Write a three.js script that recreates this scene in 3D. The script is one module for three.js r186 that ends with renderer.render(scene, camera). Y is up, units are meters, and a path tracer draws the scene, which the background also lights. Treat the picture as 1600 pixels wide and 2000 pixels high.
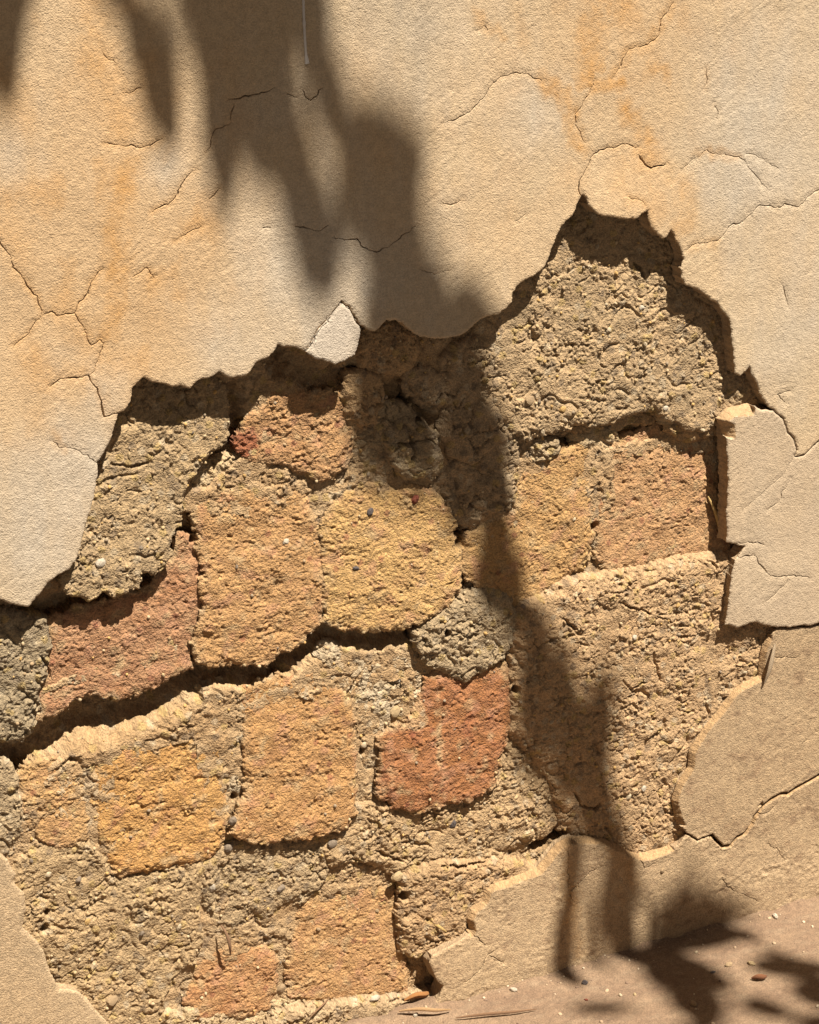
import * as THREE from 'three';
import { mergeGeometries } from 'three/addons/utils/BufferGeometryUtils.js';

// ---------------------------------------------------------------- camera, sky, sun, exposure
const scene = new THREE.Scene();
const YAW = 28 * Math.PI / 180, PITCH = 20 * Math.PI / 180, DIST = 2.5, TARGET_Y = 0.633, FOV = 25;
const fwd = new THREE.Vector3(Math.sin(YAW) * Math.cos(PITCH), -Math.sin(PITCH), -Math.cos(YAW) * Math.cos(PITCH));
const camera = new THREE.PerspectiveCamera(FOV, 0.8, 0.05, 400);
camera.position.set(0, TARGET_Y, 0).addScaledVector(fwd, -DIST);
camera.lookAt(0, TARGET_Y, 0);
scene.add(camera);

const renderer = new THREE.WebGLRenderer({ antialias: true });
renderer.toneMapping = THREE.LinearToneMapping;
renderer.toneMappingExposure = 2.56;
renderer.shadowMap.enabled = true;

const SUN = new THREE.Vector3(0.28, 2.15, 1.0).normalize();
{
  const w = 256, h = 128, d = new Float32Array(w * h * 4);
  for (let j = 0; j < h; j++) for (let i = 0; i < w; i++) {
    const e = ((j + 0.5) / h - 0.5) * Math.PI, up = Math.max(0, Math.sin(e)), k = Math.pow(up, 0.45);
    const o = (j * w + i) * 4, s = 0.115;
    d[o] = s * (0.94 - 0.42 * k); d[o + 1] = s * (0.78 - 0.33 * k); d[o + 2] = s * (0.66 - 0.24 * k); d[o + 3] = 1;
  }
  const sky = new THREE.DataTexture(d, w, h, THREE.RGBAFormat, THREE.FloatType);
  sky.mapping = THREE.EquirectangularReflectionMapping; sky.magFilter = THREE.LinearFilter; sky.minFilter = THREE.LinearFilter; sky.needsUpdate = true;
  scene.background = sky; scene.environment = sky;
}
const sun = new THREE.DirectionalLight(new THREE.Color(1, 0.95, 0.86), 5.0);
sun.position.copy(SUN).multiplyScalar(9); sun.castShadow = true; sun.shadow.radius = 1;
sun.shadow.mapSize.set(4096, 4096);
Object.assign(sun.shadow.camera, { left: -3.5, right: 3.5, top: 4, bottom: -3, near: 0.5, far: 20 });
scene.add(sun); scene.add(sun.target);

// ---------------------------------------------------------------- measuring sheet -> metres on the wall (z = 0 is its face) and on the ground (y = 0)
const right = new THREE.Vector3(Math.cos(YAW), 0, Math.sin(YAW)), upv = new THREE.Vector3().crossVectors(right, fwd);
const FL = 1000 / Math.tan(FOV * Math.PI / 360);
const sheet = (x, y) => fwd.clone().addScaledVector(right, (x - 800) / FL).addScaledVector(upv, (1000 - y) / FL);
const W = (x, y, z = 0) => { const r = sheet(x, y), t = (z - camera.position.z) / r.z; return [camera.position.x + r.x * t, camera.position.y + r.y * t]; };
const G = (x, y, h = 0) => { const r = sheet(x, y), t = (h - camera.position.y) / r.y; return [camera.position.x + r.x * t, camera.position.z + r.z * t]; };
const poly = (pts, z = 0) => pts.map(p => p.m ? p.m : W(p[0], p[1], z));

// ---------------------------------------------------------------- noise
let seed = 12345;
const rnd = () => { seed = (seed + 0x6D2B79F5) | 0; let t = Math.imul(seed ^ (seed >>> 15), 1 | seed); t = (t + Math.imul(t ^ (t >>> 7), 61 | t)) ^ t; return ((t ^ (t >>> 14)) >>> 0) / 4294967296; };
const PERM = new Uint8Array(512), GX = new Float32Array(256), GY = new Float32Array(256), RV = new Float32Array(256), RW = new Float32Array(256);
{
  const p = [...Array(256).keys()];
  for (let i = 255; i > 0; i--) { const j = Math.floor(rnd() * (i + 1)); [p[i], p[j]] = [p[j], p[i]]; }
  for (let i = 0; i < 512; i++) PERM[i] = p[i & 255];
  for (let i = 0; i < 256; i++) { const a = rnd() * 6.2831853; GX[i] = Math.cos(a); GY[i] = Math.sin(a); RV[i] = rnd(); RW[i] = rnd(); }
}
const fade = t => t * t * t * (t * (t * 6 - 15) + 10);
function noise(x, y, per = 256) {                 // about -1..1
  const xf = Math.floor(x), yf = Math.floor(y), fx = x - xf, fy = y - yf;
  let x0 = xf % per, y0 = yf % per; if (x0 < 0) x0 += per; if (y0 < 0) y0 += per;
  const x1 = (x0 + 1) % per, y1 = (y0 + 1) % per;
  const a = PERM[PERM[x0 & 255] + (y0 & 255)], b = PERM[PERM[x1 & 255] + (y0 & 255)], c = PERM[PERM[x0 & 255] + (y1 & 255)], d = PERM[PERM[x1 & 255] + (y1 & 255)];
  const u = fade(fx), v = fade(fy);
  const n0 = GX[a] * fx + GY[a] * fy, n1 = GX[b] * (fx - 1) + GY[b] * fy, n2 = GX[c] * fx + GY[c] * (fy - 1), n3 = GX[d] * (fx - 1) + GY[d] * (fy - 1);
  return 1.5 * (n0 + u * (n1 - n0) + v * ((n2 + u * (n3 - n2)) - (n0 + u * (n1 - n0))));
}
function fbm(x, y, oct = 4, gain = 0.5) { let s = 0, a = 1, f = 1, t = 0; for (let i = 0; i < oct; i++) { s += a * noise(x * f + i * 17.3, y * f - i * 9.7); t += a; a *= gain; f *= 2.03; } return s / t; }
let wF1 = 0, wF2 = 0, wId = 0;
function worley(x, y) {
  const xi = Math.floor(x), yi = Math.floor(y); let f1 = 9, f2 = 9, id = 0;
  for (let j = -1; j <= 1; j++) for (let i = -1; i <= 1; i++) {
    const h = PERM[PERM[(xi + i) & 255] + ((yi + j) & 255)], dx = xi + i + RV[h] - x, dy = yi + j + RW[h] - y, d = dx * dx + dy * dy;
    if (d < f1) { f2 = f1; f1 = d; id = h; } else if (d < f2) f2 = d;
  }
  wF1 = Math.sqrt(f1); wF2 = Math.sqrt(f2); wId = PERM[id + 37] / 255;
}
const sm = (a, b, x) => { const t = Math.min(1, Math.max(0, (x - a) / (b - a))); return t * t * (3 - 2 * t); };
const grain = (u, v, l, fill) => { worley(u / l, v / l); if (wId > fill) return 0; const r = 0.35 + 0.4 * wId / fill, q = wF1 / r; return q < 1 ? Math.sqrt(1 - q * q) : 0; };

// ---------------------------------------------------------------- colours: sRGB swatch -> linear albedo
const lin = c => c <= 0.04045 ? c / 12.92 : Math.pow((c + 0.055) / 1.055, 2.4);
const KR = 0.60, KG = 0.605, KB = 0.66;
const tone = (r, g, b) => [lin(r / 255) * KR, lin(g / 255) * KG, lin(b / 255) * KB];
const mix = (a, b, t) => [a[0] + (b[0] - a[0]) * t, a[1] + (b[1] - a[1]) * t, a[2] + (b[2] - a[2]) * t];
const mul = (a, k) => [a[0] * k, a[1] * k, a[2] * k];

// ---------------------------------------------------------------- textures (tileable grain)
function tileNoise(n, f) { const a = new Float32Array(n * n); let lo = 1e9, hi = -1e9; for (let j = 0; j < n; j++) for (let i = 0; i < n; i++) { const q = f(i / n, j / n); a[j * n + i] = q; lo = Math.min(lo, q); hi = Math.max(hi, q); } for (let i = 0; i < a.length; i++) a[i] = (a[i] - lo) / (hi - lo); return a; }
function tex(n, a, f, srgb) {
  const d = new Uint8Array(n * n * 4);
  for (let i = 0; i < n * n; i++) { const c = f(a[i], i); d[i * 4] = c[0]; d[i * 4 + 1] = c[1]; d[i * 4 + 2] = c[2]; d[i * 4 + 3] = 255; }
  const t = new THREE.DataTexture(d, n, n); t.wrapS = t.wrapT = THREE.RepeatWrapping; t.magFilter = THREE.LinearFilter; t.minFilter = THREE.LinearMipmapLinearFilter; t.generateMipmaps = true;
  if (srgb) t.colorSpace = THREE.SRGBColorSpace; t.needsUpdate = true; return t;
}
const N = 1024;
const grainA = tileNoise(N, (x, y) => 0.55 * noise(x * 64, y * 64, 64) + 0.8 * noise(x * 128, y * 128, 128) + 1.0 * noise(x * 250, y * 250, 250)
  + 0.9 * Math.max(0, noise(x * 100 + 3, y * 100 + 9, 100) - 0.25));
const grainB = tileNoise(N, (x, y) => 0.8 * noise(x * 90, y * 90, 90) + 0.9 * noise(x * 180, y * 180, 180) + 0.5 * noise(x * 40, y * 40, 40));
const bumpPlaster = tex(N, grainA, q => [q * 255, q * 255, q * 255]);
const bumpRough = tex(N, grainB, q => [q * 255, q * 255, q * 255]);
const speckA = tileNoise(N, (x, y) => noise(x * 200, y * 200, 200) + 0.7 * noise(x * 100 + 7, y * 100, 100) + 0.5 * noise(x * 30, y * 30, 30));
const specks = tex(N, speckA, q => { const k = 255 * (0.86 + 0.14 * sm(0.15, 0.8, q)); return [k, k * 0.995, k * 0.985]; }, true);
const specksRough = tex(N, speckA, q => { const k = 255 * (0.78 + 0.22 * sm(0.2, 0.8, q)); return [k, k * 0.99, k * 0.97]; }, true);
const TILE = 0.256;
const mPlaster = new THREE.MeshStandardMaterial({ vertexColors: true, roughness: 0.93, bumpMap: bumpPlaster, bumpScale: 0.0008, map: specks });
const mRough = new THREE.MeshStandardMaterial({ vertexColors: true, roughness: 0.97, bumpMap: bumpRough, bumpScale: 0.0016, map: specksRough });
const mDirty = new THREE.MeshStandardMaterial({ vertexColors: true, roughness: 0.96, bumpMap: bumpPlaster, bumpScale: 0.0010, map: specksRough });
const mCore = new THREE.MeshStandardMaterial({ color: new THREE.Color(0.22, 0.14, 0.08), roughness: 1 });

// ---------------------------------------------------------------- slab builder: an outline on the wall with a relief front and broken sides
function polyDist(P) {
  const n = P.length, ax = new Float64Array(n), ay = new Float64Array(n), bx = new Float64Array(n), by = new Float64Array(n);
  for (let i = 0; i < n; i++) { const q = P[(i + 1) % n]; ax[i] = P[i][0]; ay[i] = P[i][1]; bx[i] = q[0] - P[i][0]; by[i] = q[1] - P[i][1]; }
  return (x, y) => {
    let d = 1e9, ins = false;
    for (let i = 0; i < n; i++) {
      const px = x - ax[i], py = y - ay[i], l = bx[i] * bx[i] + by[i] * by[i]; let t = l > 0 ? (px * bx[i] + py * by[i]) / l : 0; t = t < 0 ? 0 : t > 1 ? 1 : t;
      const ex = px - t * bx[i], ey = py - t * by[i], q = ex * ex + ey * ey; if (q < d) d = q;
      const y1 = ay[i] + by[i]; if ((ay[i] > y) !== (y1 > y) && x < bx[i] * (y - ay[i]) / by[i] + ax[i]) ins = !ins;
    }
    return ins ? Math.sqrt(d) : -Math.sqrt(d);
  };
}
const CELL = 0.0048, SUB = 12, FINE = CELL / SUB;
const VIEW = { u0: -0.54, u1: 0.70, v0: -0.03, v1: 1.26 };
const inView = (u, v) => u > VIEW.u0 && u < VIEW.u1 && v > VIEW.v0 && v < VIEW.v1;
let triCount = 0;
const HC = 0.0016, HW = 900, HH = 900, hmap = new Float32Array(HW * HH).fill(-0.08);   // wall relief, for setting pebbles and straw on it
const hidx = (u, v) => { const i = Math.floor((u + 0.6) / HC), j = Math.floor((v + 0.05) / HC); return i < 0 || j < 0 || i >= HW || j >= HH ? -1 : j * HW + i; };
const reliefAt = (u, v) => { const k = hidx(u, v); return k < 0 ? 0 : hmap[k]; };
const faceAt = (x, y) => { let z = -0.02; for (let i = 0; i < 6; i++) z = reliefAt(...W(x, y, z)); return [...W(x, y, z), z]; };
function slab({ P, z, back, edge = 0.0015, edgeL = 0.012, color, n = () => 4, rough = 0.0012, skip, warp = 0, gap = 0, seedE = 0, curl = 0 }) {
  const pd = polyDist(P);
  const sd = (u, v) => pd(u + edge * (noise(u / edgeL + seedE, v / edgeL) + 0.6 * noise(u / edgeL * 2.7 + 9, v / edgeL * 2.7 + seedE) + 0.35 * noise(u / edgeL * 7, v / edgeL * 7 + 3)),
    v + edge * (noise(u / edgeL + 31, v / edgeL + 7 + seedE) + 0.6 * noise(u / edgeL * 2.7 - 19, v / edgeL * 2.7 + seedE) + 0.35 * noise(u / edgeL * 7 + 13, v / edgeL * 7))) - gap;
  let u0 = 1e9, u1 = -1e9, v0 = 1e9, v1 = -1e9;
  for (const p of P) { u0 = Math.min(u0, p[0]); u1 = Math.max(u1, p[0]); v0 = Math.min(v0, p[1]); v1 = Math.max(v1, p[1]); }
  const I0 = Math.floor(u0 / CELL) - 1, I1 = Math.ceil(u1 / CELL) + 1, J0 = Math.floor(v0 / CELL) - 1, J1 = Math.ceil(v1 / CELL) + 1;
  const pos = [], sds = [], tri = [], segs = [], cs = new Map(), cv = new Map(), ce = new Map();
  const OFF = 8192, KEY = 32768;
  const sAt = (i, j) => { const k = (j + OFF) * KEY + i + OFF; let q = cs.get(k); if (q === undefined) { q = sd(i * FINE, j * FINE); if (Math.abs(q) < 1e-7) q = 1e-7; cs.set(k, q); } return q; };
  const push = (u, v, s) => { pos.push(u, v, 0); sds.push(s); return sds.length - 1; };
  const corner = (i, j) => { const k = (j + OFF) * KEY + i + OFF; let q = cv.get(k); if (q === undefined) { q = push(i * FINE, j * FINE, sAt(i, j)); cv.set(k, q); } return q; };
  const cross = (i, j, i2, j2) => {
    if (i2 < i || j2 < j) [i, j, i2, j2] = [i2, j2, i, j];
    const k = ((j + OFF) * KEY + i + OFF) * 64 + (i2 - i) + (j2 > j ? 32 : 0); let q = ce.get(k);
    if (q === undefined) { const a = sAt(i, j), b = sAt(i2, j2), t = a / (a - b); q = push((i + (i2 - i) * t) * FINE, (j + (j2 - j) * t) * FINE, 0); ce.set(k, q); } return q;
  };
  const quad = (i, j, s) => {
    const c = [[i, j], [i + s, j], [i + s, j + s], [i, j + s]], S = c.map(p => sAt(p[0], p[1]));
    let cnt = 0; for (const q of S) if (q > 0) cnt++;
    if (!cnt) return;
    if (cnt === 4) { const a = corner(...c[0]), b = corner(...c[1]), d = corner(...c[2]), e = corner(...c[3]); if ((i / s + j / s) & 1) tri.push(a, b, d, a, d, e); else tri.push(a, b, e, b, d, e); return; }
    const ring = []; let exit = -1, enter = -1;
    for (let k = 0; k < 4; k++) {
      const k2 = (k + 1) & 3; if (S[k] > 0) ring.push(corner(...c[k]));
      if ((S[k] > 0) !== (S[k2] > 0)) { const q = cross(c[k][0], c[k][1], c[k2][0], c[k2][1]); ring.push(q); if (S[k] > 0) { if (exit < 0) exit = q; else segs.push([q, -1]); } else if (enter < 0 || exit >= 0) enter = q; }
    }
    for (let k = 1; k + 1 < ring.length; k++) tri.push(ring[0], ring[k], ring[k + 1]);
    if (exit >= 0 && enter >= 0) segs.push([exit, enter]);
  };
  for (let J = J0; J < J1; J++) for (let I = I0; I < I1; I++) {
    const uc = (I + 0.5) * CELL, vc = (J + 0.5) * CELL, s = sd(uc, vc);
    if (s < -CELL * 1.6 - edge * 2) continue;
    if (skip && skip(uc, vc)) continue;
    let m = n(uc, vc, s); if (Math.abs(s) < CELL * 1.3 + edge && m < 4) m = inView(uc, vc) ? 4 : 2;
    const st = SUB / m;
    for (let b = 0; b < m; b++) for (let a = 0; a < m; a++) quad(I * SUB + a * st, J * SUB + b * st, st);
  }
  const nv = sds.length, col = new Float32Array(nv * 3), uv = new Float32Array(nv * 2), P3 = new Float32Array(nv * 3);
  for (let k = 0; k < nv; k++) {
    const u = pos[k * 3], v = pos[k * 3 + 1], c = color(u, v, sds[k]);
    let x = u, y = v, h = z(u, v, sds[k]);
    if (warp) { x += warp * noise(u / 0.009 + 40, v / 0.009); y += warp * noise(u / 0.009, v / 0.009 + 60); }
    P3[k * 3] = x; P3[k * 3 + 1] = y; P3[k * 3 + 2] = h; { const q = hidx(x, y); if (q >= 0 && hmap[q] < h) hmap[q] = h; } col.set(c, k * 3); uv[k * 2] = u / TILE; uv[k * 2 + 1] = v / TILE;
  }
  const front = new THREE.BufferGeometry();
  front.setAttribute('position', new THREE.BufferAttribute(P3, 3)); front.setAttribute('color', new THREE.BufferAttribute(col, 3)); front.setAttribute('uv', new THREE.BufferAttribute(uv, 2)); front.setIndex(tri); front.computeVertexNormals();
  // broken sides
  const R = 5, sp = [], sc = [], su = [], st = [], map = new Map();
  const strip = k => {
    let q = map.get(k); if (q !== undefined) return q; q = sp.length / 3; map.set(k, q);
    const x = P3[k * 3], y = P3[k * 3 + 1], h = P3[k * 3 + 2], u = pos[k * 3], v = pos[k * 3 + 1], e = FINE * 2;
    let gx = sd(u + e, v) - sd(u - e, v), gy = sd(u, v + e) - sd(u, v - e); const l = Math.hypot(gx, gy) || 1; gx /= l; gy /= l;
    const bk = Math.min(back, h - 0.001);
    for (let r = 0; r < R; r++) {
      const t = r / (R - 1), zz = h + (bk - h) * t, a = r ? rough * (noise((u + v) / 0.006 + r * 7.7, zz / 0.004 + (u - v) / 0.011) + 0.5 * noise(u / 0.0025 + r * 3, v / 0.0025)) - curl * Math.sin(t * Math.PI) * -1 : 0;
      sp.push(x + gx * a, y + gy * a, zz); const c = color(u, v, -1); sc.push(c[0], c[1], c[2]); su.push((u + zz * 0.7) / TILE, (v + zz * 0.7) / TILE);
    }
    return q;
  };
  for (const [a, b] of segs) { if (b < 0) continue; const A = strip(a), B = strip(b); for (let r = 0; r < R - 1; r++) st.push(A + r, A + r + 1, B + r, B + r, A + r + 1, B + r + 1); }
  triCount += tri.length / 3 + st.length / 3;
  if (!st.length) return front;
  const side = new THREE.BufferGeometry();
  side.setAttribute('position', new THREE.Float32BufferAttribute(sp, 3)); side.setAttribute('color', new THREE.Float32BufferAttribute(sc, 3)); side.setAttribute('uv', new THREE.Float32BufferAttribute(su, 2)); side.setIndex(st); side.computeVertexNormals();
  return mergeGeometries([front, side]);
}
const tally = {};
function part(name, geo, mat, parent, label) { tally[name] = (tally[name] || 0) + (geo.index ? geo.index.count : geo.attributes.position.count) / 3; const m = new THREE.Mesh(geo, mat); m.name = name; m.castShadow = m.receiveShadow = true; if (label) m.userData.label = label; parent.add(m); return m; }
const used = {};
const numbered = n => { const k = used[n] = (used[n] ?? -1) + 1; return k ? n + '_' + String(k).padStart(3, '0') : n; };
function thing(name, label, category, group) { const o = new THREE.Group(); o.name = numbered(name); o.userData = { label, category }; if (group) o.userData.group = group; scene.add(o); return o; }
function single(name, geo, mat, label, category, group) { const m = new THREE.Mesh(geo, mat); m.name = numbered(name); m.userData = { label, category }; if (group) m.userData.group = group; m.castShadow = m.receiveShadow = true; scene.add(m); return m; }

// ---------------------------------------------------------------- the wall
const wall = thing('ruined_wall', 'old masonry wall with beige plaster broken away over rough bricks and mortar', 'wall');
const UX = 1.25, VT = 1.8;                        // half length and height of the wall
{ const g = new THREE.BoxGeometry(2 * UX - 0.01, VT + 0.2, 0.36); g.translate(0, (VT - 0.2) / 2 - 0.004, -0.32); part('wall_core', g, mCore, wall); }

// polylines (cracks, joints, stains) in a bucket grid
function lines(list, z, cellB, reach, wiggle = 0.0018, even = false) {
  const segs = [], B = new Map();
  for (const [pts, w, d] of list) {
    let m = pts.map(p => W(p[0], p[1], z));
    const dense = [];
    for (let i = 0; i + 1 < m.length; i++) { const L = Math.hypot(m[i + 1][0] - m[i][0], m[i + 1][1] - m[i][1]), k = Math.max(1, Math.round(L / 0.0025)); for (let q = 0; q < k; q++) dense.push([m[i][0] + (m[i + 1][0] - m[i][0]) * q / k, m[i][1] + (m[i + 1][1] - m[i][1]) * q / k]); }
    dense.push(m[m.length - 1]);
    const out = dense.map(([u, v]) => [u + wiggle * (noise(u / 0.011 + 3, v / 0.011) + 0.7 * noise(u / 0.0045 + 3, v / 0.0045)), v + wiggle * (noise(u / 0.011 + 60, v / 0.011 + 8) + 0.7 * noise(u / 0.0045 + 60, v / 0.0045 + 8))]);
    const n = out.length - 1;
    for (let i = 0; i < n; i++) { const t = (i + 0.5) / n, end = even ? 1 : Math.min(1, Math.min(t, 1 - t) * 6 + 0.35), vary = even ? 1 : Math.max(0.12, 0.75 + 0.75 * noise(out[i][0] / 0.014 + 11, out[i][1] / 0.014)); segs.push([...out[i], out[i + 1][0] - out[i][0], out[i + 1][1] - out[i][1], w * end * vary, d * end * vary]); }
  }
  segs.forEach((s, k) => {
    const x0 = Math.floor((Math.min(s[0], s[0] + s[2]) - reach) / cellB), x1 = Math.floor((Math.max(s[0], s[0] + s[2]) + reach) / cellB), y0 = Math.floor((Math.min(s[1], s[1] + s[3]) - reach) / cellB), y1 = Math.floor((Math.max(s[1], s[1] + s[3]) + reach) / cellB);
    for (let y = y0; y <= y1; y++) for (let x = x0; x <= x1; x++) { const key = y * 4096 + x; if (!B.has(key)) B.set(key, []); B.get(key).push(k); }
  });
  return (u, v) => {             // [distance, width, depth]
    const l = B.get(Math.floor(v / cellB) * 4096 + Math.floor(u / cellB)); if (!l) return null;
    let d = 1e9, hit = null; for (const k of l) { const s = segs[k], px = u - s[0], py = v - s[1], q = s[2] * s[2] + s[3] * s[3]; let t = q ? (px * s[2] + py * s[3]) / q : 0; t = t < 0 ? 0 : t > 1 ? 1 : t; const e = Math.hypot(px - t * s[2], py - t * s[3]); if (e < d) { d = e; hit = s; } }
    return [d, hit[4], hit[5]];
  };
}
const H = 0.0008, M = 0.0011, Dp = 0.005;
const crackList = [
  [[[205, 281], [240, 284], [275, 288], [300, 280], [320, 270]], H, 0.003], [[[242, 182], [252, 184], [262, 178], [275, 172]], H, 0.003],
  [[[440, 197], [465, 192], [485, 189], [515, 180], [540, 171]], M, Dp], [[[560, 185], [582, 190]], H, 0.004], [[[592, 179], [607, 197], [622, 188], [632, 170]], M, Dp],
  [[[300, 410], [320, 402], [340, 390], [352, 365], [365, 345], [387, 330]], M, Dp], [[[410, 390], [430, 367]], H, 0.003], [[[405, 300], [420, 255], [450, 240], [457, 200]], H, 0.004],
  [[[515, 447], [530, 445]], H, 0.004], [[[575, 444], [600, 445], [620, 452], [642, 442]], M, Dp], [[[650, 465], [680, 470], [700, 469], [712, 485], [735, 495], [760, 480], [790, 460], [812, 443]], M, Dp],
  [[[-40, 440], [0, 475], [20, 500], [27, 525], [42, 535], [50, 555], [72, 577], [76, 596], [82, 615]], H, 0.004], [[[82, 615], [100, 609], [110, 619], [145, 610], [155, 590], [172, 572], [185, 545], [200, 525]], M, Dp],
  [[[145, 610], [155, 625], [170, 660], [180, 675], [197, 665], [205, 672]], M, Dp], [[[82, 615], [70, 635], [50, 660], [30, 675]], H, 0.004],
  [[[100, 755], [120, 740], [175, 736], [187, 755], [197, 775], [200, 800], [205, 815], [236, 806]], 0.0016, Dp], [[[205, 672], [195, 700], [178, 735]], H * 0.8, 0.003],
  [[[105, 860], [120, 875], [150, 880], [190, 905]], H * 0.8, 0.003], [[[200, 100], [225, 125], [232, 150]], H * 0.7, 0.002], [[[340, 470], [370, 455], [395, 440]], H * 0.8, 0.003], [[[260, 540], [285, 525], [300, 540]], H * 0.8, 0.003],
  [[[600, 686], [620, 650], [645, 620], [670, 592], [682, 600], [695, 620], [706, 640]], 0.0017, 0.010],
  [[[865, 240], [890, 235], [917, 220], [945, 190], [965, 165], [980, 150], [1010, 141], [1035, 148], [1060, 159]], H, 0.004],
  [[[1315, 5], [1292, 40], [1287, 70], [1265, 87], [1230, 95], [1217, 115], [1207, 140], [1195, 155]], M, Dp], [[[1160, 160], [1145, 195], [1125, 222]], M, Dp], [[[1125, 222], [1125, 245], [1145, 280]], H, 0.003],
  [[[1155, 310], [1170, 295], [1200, 289], [1225, 282], [1247, 290]], M, Dp], [[[1247, 303], [1260, 322], [1272, 328], [1300, 322]], 0.002, 0.009], [[[1155, 312], [1143, 335], [1135, 350], [1127, 370], [1136, 384]], M, 0.009],
  [[[1340, 490], [1360, 477], [1405, 470], [1425, 442], [1455, 432], [1485, 400], [1515, 407], [1535, 399], [1560, 404], [1580, 385], [1610, 365]], M, Dp],
  [[[1332, 335], [1350, 315], [1380, 296], [1415, 302], [1445, 305], [1470, 335], [1500, 370]], H, 0.003], [[[1380, 175], [1383, 155], [1382, 135]], H, 0.003], [[[1225, 385], [1245, 387], [1257, 400]], H, 0.003],
  [[[860, 400], [885, 400], [905, 392]], H, 0.003], [[[1528, 555], [1535, 575], [1540, 595]], H, 0.003], [[[1532, 785], [1520, 770], [1545, 762]], H, 0.004], [[[820, 525], [850, 538], [880, 530]], H * 0.8, 0.003], [[[1010, 430], [1030, 418]], H * 0.7, 0.002],
  [[[930, 60], [945, 50], [955, 58]], H * 0.7, 0.002], [[[1395, 205], [1404, 218], [1400, 232]], H * 0.8, 0.003], [[[1460, 300], [1490, 310], [1520, 330]], H * 0.7, 0.002],
  // lower right plaster
  [[[1442, 1063], [1465, 1061], [1495, 1063]], M, Dp], [[[1442, 1091], [1461, 1086], [1476, 1086], [1484, 1099], [1495, 1114], [1506, 1125], [1532, 1127], [1555, 1125], [1585, 1130]], M, Dp],
  [[[1502, 997], [1525, 982], [1529, 964], [1540, 952], [1547, 937]], H, 0.004], [[[1491, 1181], [1510, 1166], [1540, 1136]], H, 0.003], [[[1555, 892], [1530, 930], [1490, 965], [1450, 1000]], H * 0.7, 0.002],
  [[[1116, 1744], [1124, 1740], [1157, 1706], [1187, 1691]], M, Dp], [[[1114, 1657], [1113, 1700], [1116, 1744], [1124, 1770]], H, 0.003], [[[1472, 1597], [1487, 1592], [1506, 1590], [1517, 1575]], M, Dp], [[[1257, 1684], [1262, 1699], [1285, 1690]], M, Dp],
  [[[975, 1850], [955, 1864], [940, 1890], [921, 1909], [902, 1918]], M, Dp], [[[957, 1866], [985, 1882]], H, 0.004], [[[925, 1826], [947, 1845]], H, 0.004], [[[1500, 1650], [1520, 1660], [1535, 1680]], H, 0.003], [[[1410, 1715], [1425, 1735], [1480, 1760]], H, 0.003],
  [[[1517, 1288], [1545, 1286], [1562, 1288]], H, 0.003], [[[1560, 1470], [1585, 1440], [1610, 1425]], H * 0.7, 0.002],
];
const cracks = lines(crackList, 0, 0.02, 0.012);

// stains soaked into the plaster (ochre), px lines with width in metres
const stainList = [
  [[[1165, -40], [1180, 10], [1160, 50], [1150, 110], [1158, 160]], 0.020, 0.9], [[[1200, -30], [1215, 30]], 0.018, 0.6], [[[1060, 160], [1100, 185], [1120, 225], [1118, 262], [1140, 290]], 0.011, 0.9], [[[1160, 165], [1205, 160]], 0.010, 0.8],
  [[[1220, 210], [1240, 235], [1262, 272]], 0.012, 0.75], [[[1315, 0], [1290, 50], [1262, 88], [1225, 98], [1205, 145]], 0.008, 0.55], [[[935, 30], [955, 55], [985, 66]], 0.007, 0.6], [[[1270, 135], [1290, 130], [1300, 148]], 0.007, 0.6],
  [[[1010, 0], [1015, 40], [1022, 80]], 0.008, 0.35], [[[1245, 300], [1290, 318], [1340, 365], [1345, 420], [1320, 450]], 0.014, 0.55], [[[1360, 300], [1400, 296], [1440, 304]], 0.006, 0.4], [[[1345, 488], [1400, 472]], 0.007, 0.4],
  [[[250, 330], [235, 400], [225, 480], [232, 560], [215, 650]], 0.016, 0.75], [[[190, 0], [175, 60], [190, 130], [225, 200], [240, 260]], 0.022, 0.55], [[[300, 120], [270, 170]], 0.014, 0.3], [[[0, 395], [60, 370], [110, 385]], 0.014, 0.5], [[[10, 430], [30, 520]], 0.018, 0.4],
  [[[120, 590], [150, 640], [190, 690], [260, 720]], 0.016, 0.45], [[[60, 700], [100, 755], [180, 735]], 0.018, 0.5], [[[80, 800], [60, 840]], 0.010, 0.2], [[[110, 850], [125, 880]], 0.007, 0.4], [[[270, 560], [300, 640]], 0.018, 0.25], [[[0, 150], [40, 240]], 0.02, 0.3],
  [[[1115, 1660], [1110, 1720], [1122, 1790], [1128, 1860]], 0.012, 0.75], [[[1200, 1650], [1225, 1690], [1240, 1730]], 0.014, 0.6], [[[1215, 1740], [1222, 1765]], 0.008, 0.5],
];
const stains = lines(stainList, 0, 0.05, 0.06, 0.004, true);
const C_BEIGE = tone(226, 198, 154), C_CREAM = tone(219, 200, 169), C_OCHRE = tone(222, 165, 91), C_WARM = tone(225, 188, 138), C_TAN = tone(210, 178, 133), C_GREY = tone(208, 184, 150), C_DUST = tone(192, 160, 118);
const blobs = list => { const b = list.map(([x, y, r, k]) => [...W(x, y), r, k]); return (u, v) => { let s = 0; for (const [a, c, r, k] of b) { const d = ((u - a) ** 2 + (v - c) ** 2) / (r * r); if (d < 6) s += k * Math.exp(-d); } return s; }; };
const warmZones = blobs([[130, 250, 0.16, 0.8], [200, 560, 0.10, 0.9], [100, 720, 0.07, 0.7], [1180, 120, 0.12, 0.7], [1250, 370, 0.05, 0.7], [1400, 60, 0.09, 0.3], [330, 640, 0.08, 0.5], [900, 380, 0.10, 0.25], [260, 420, 0.10, 0.5]]);
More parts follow.
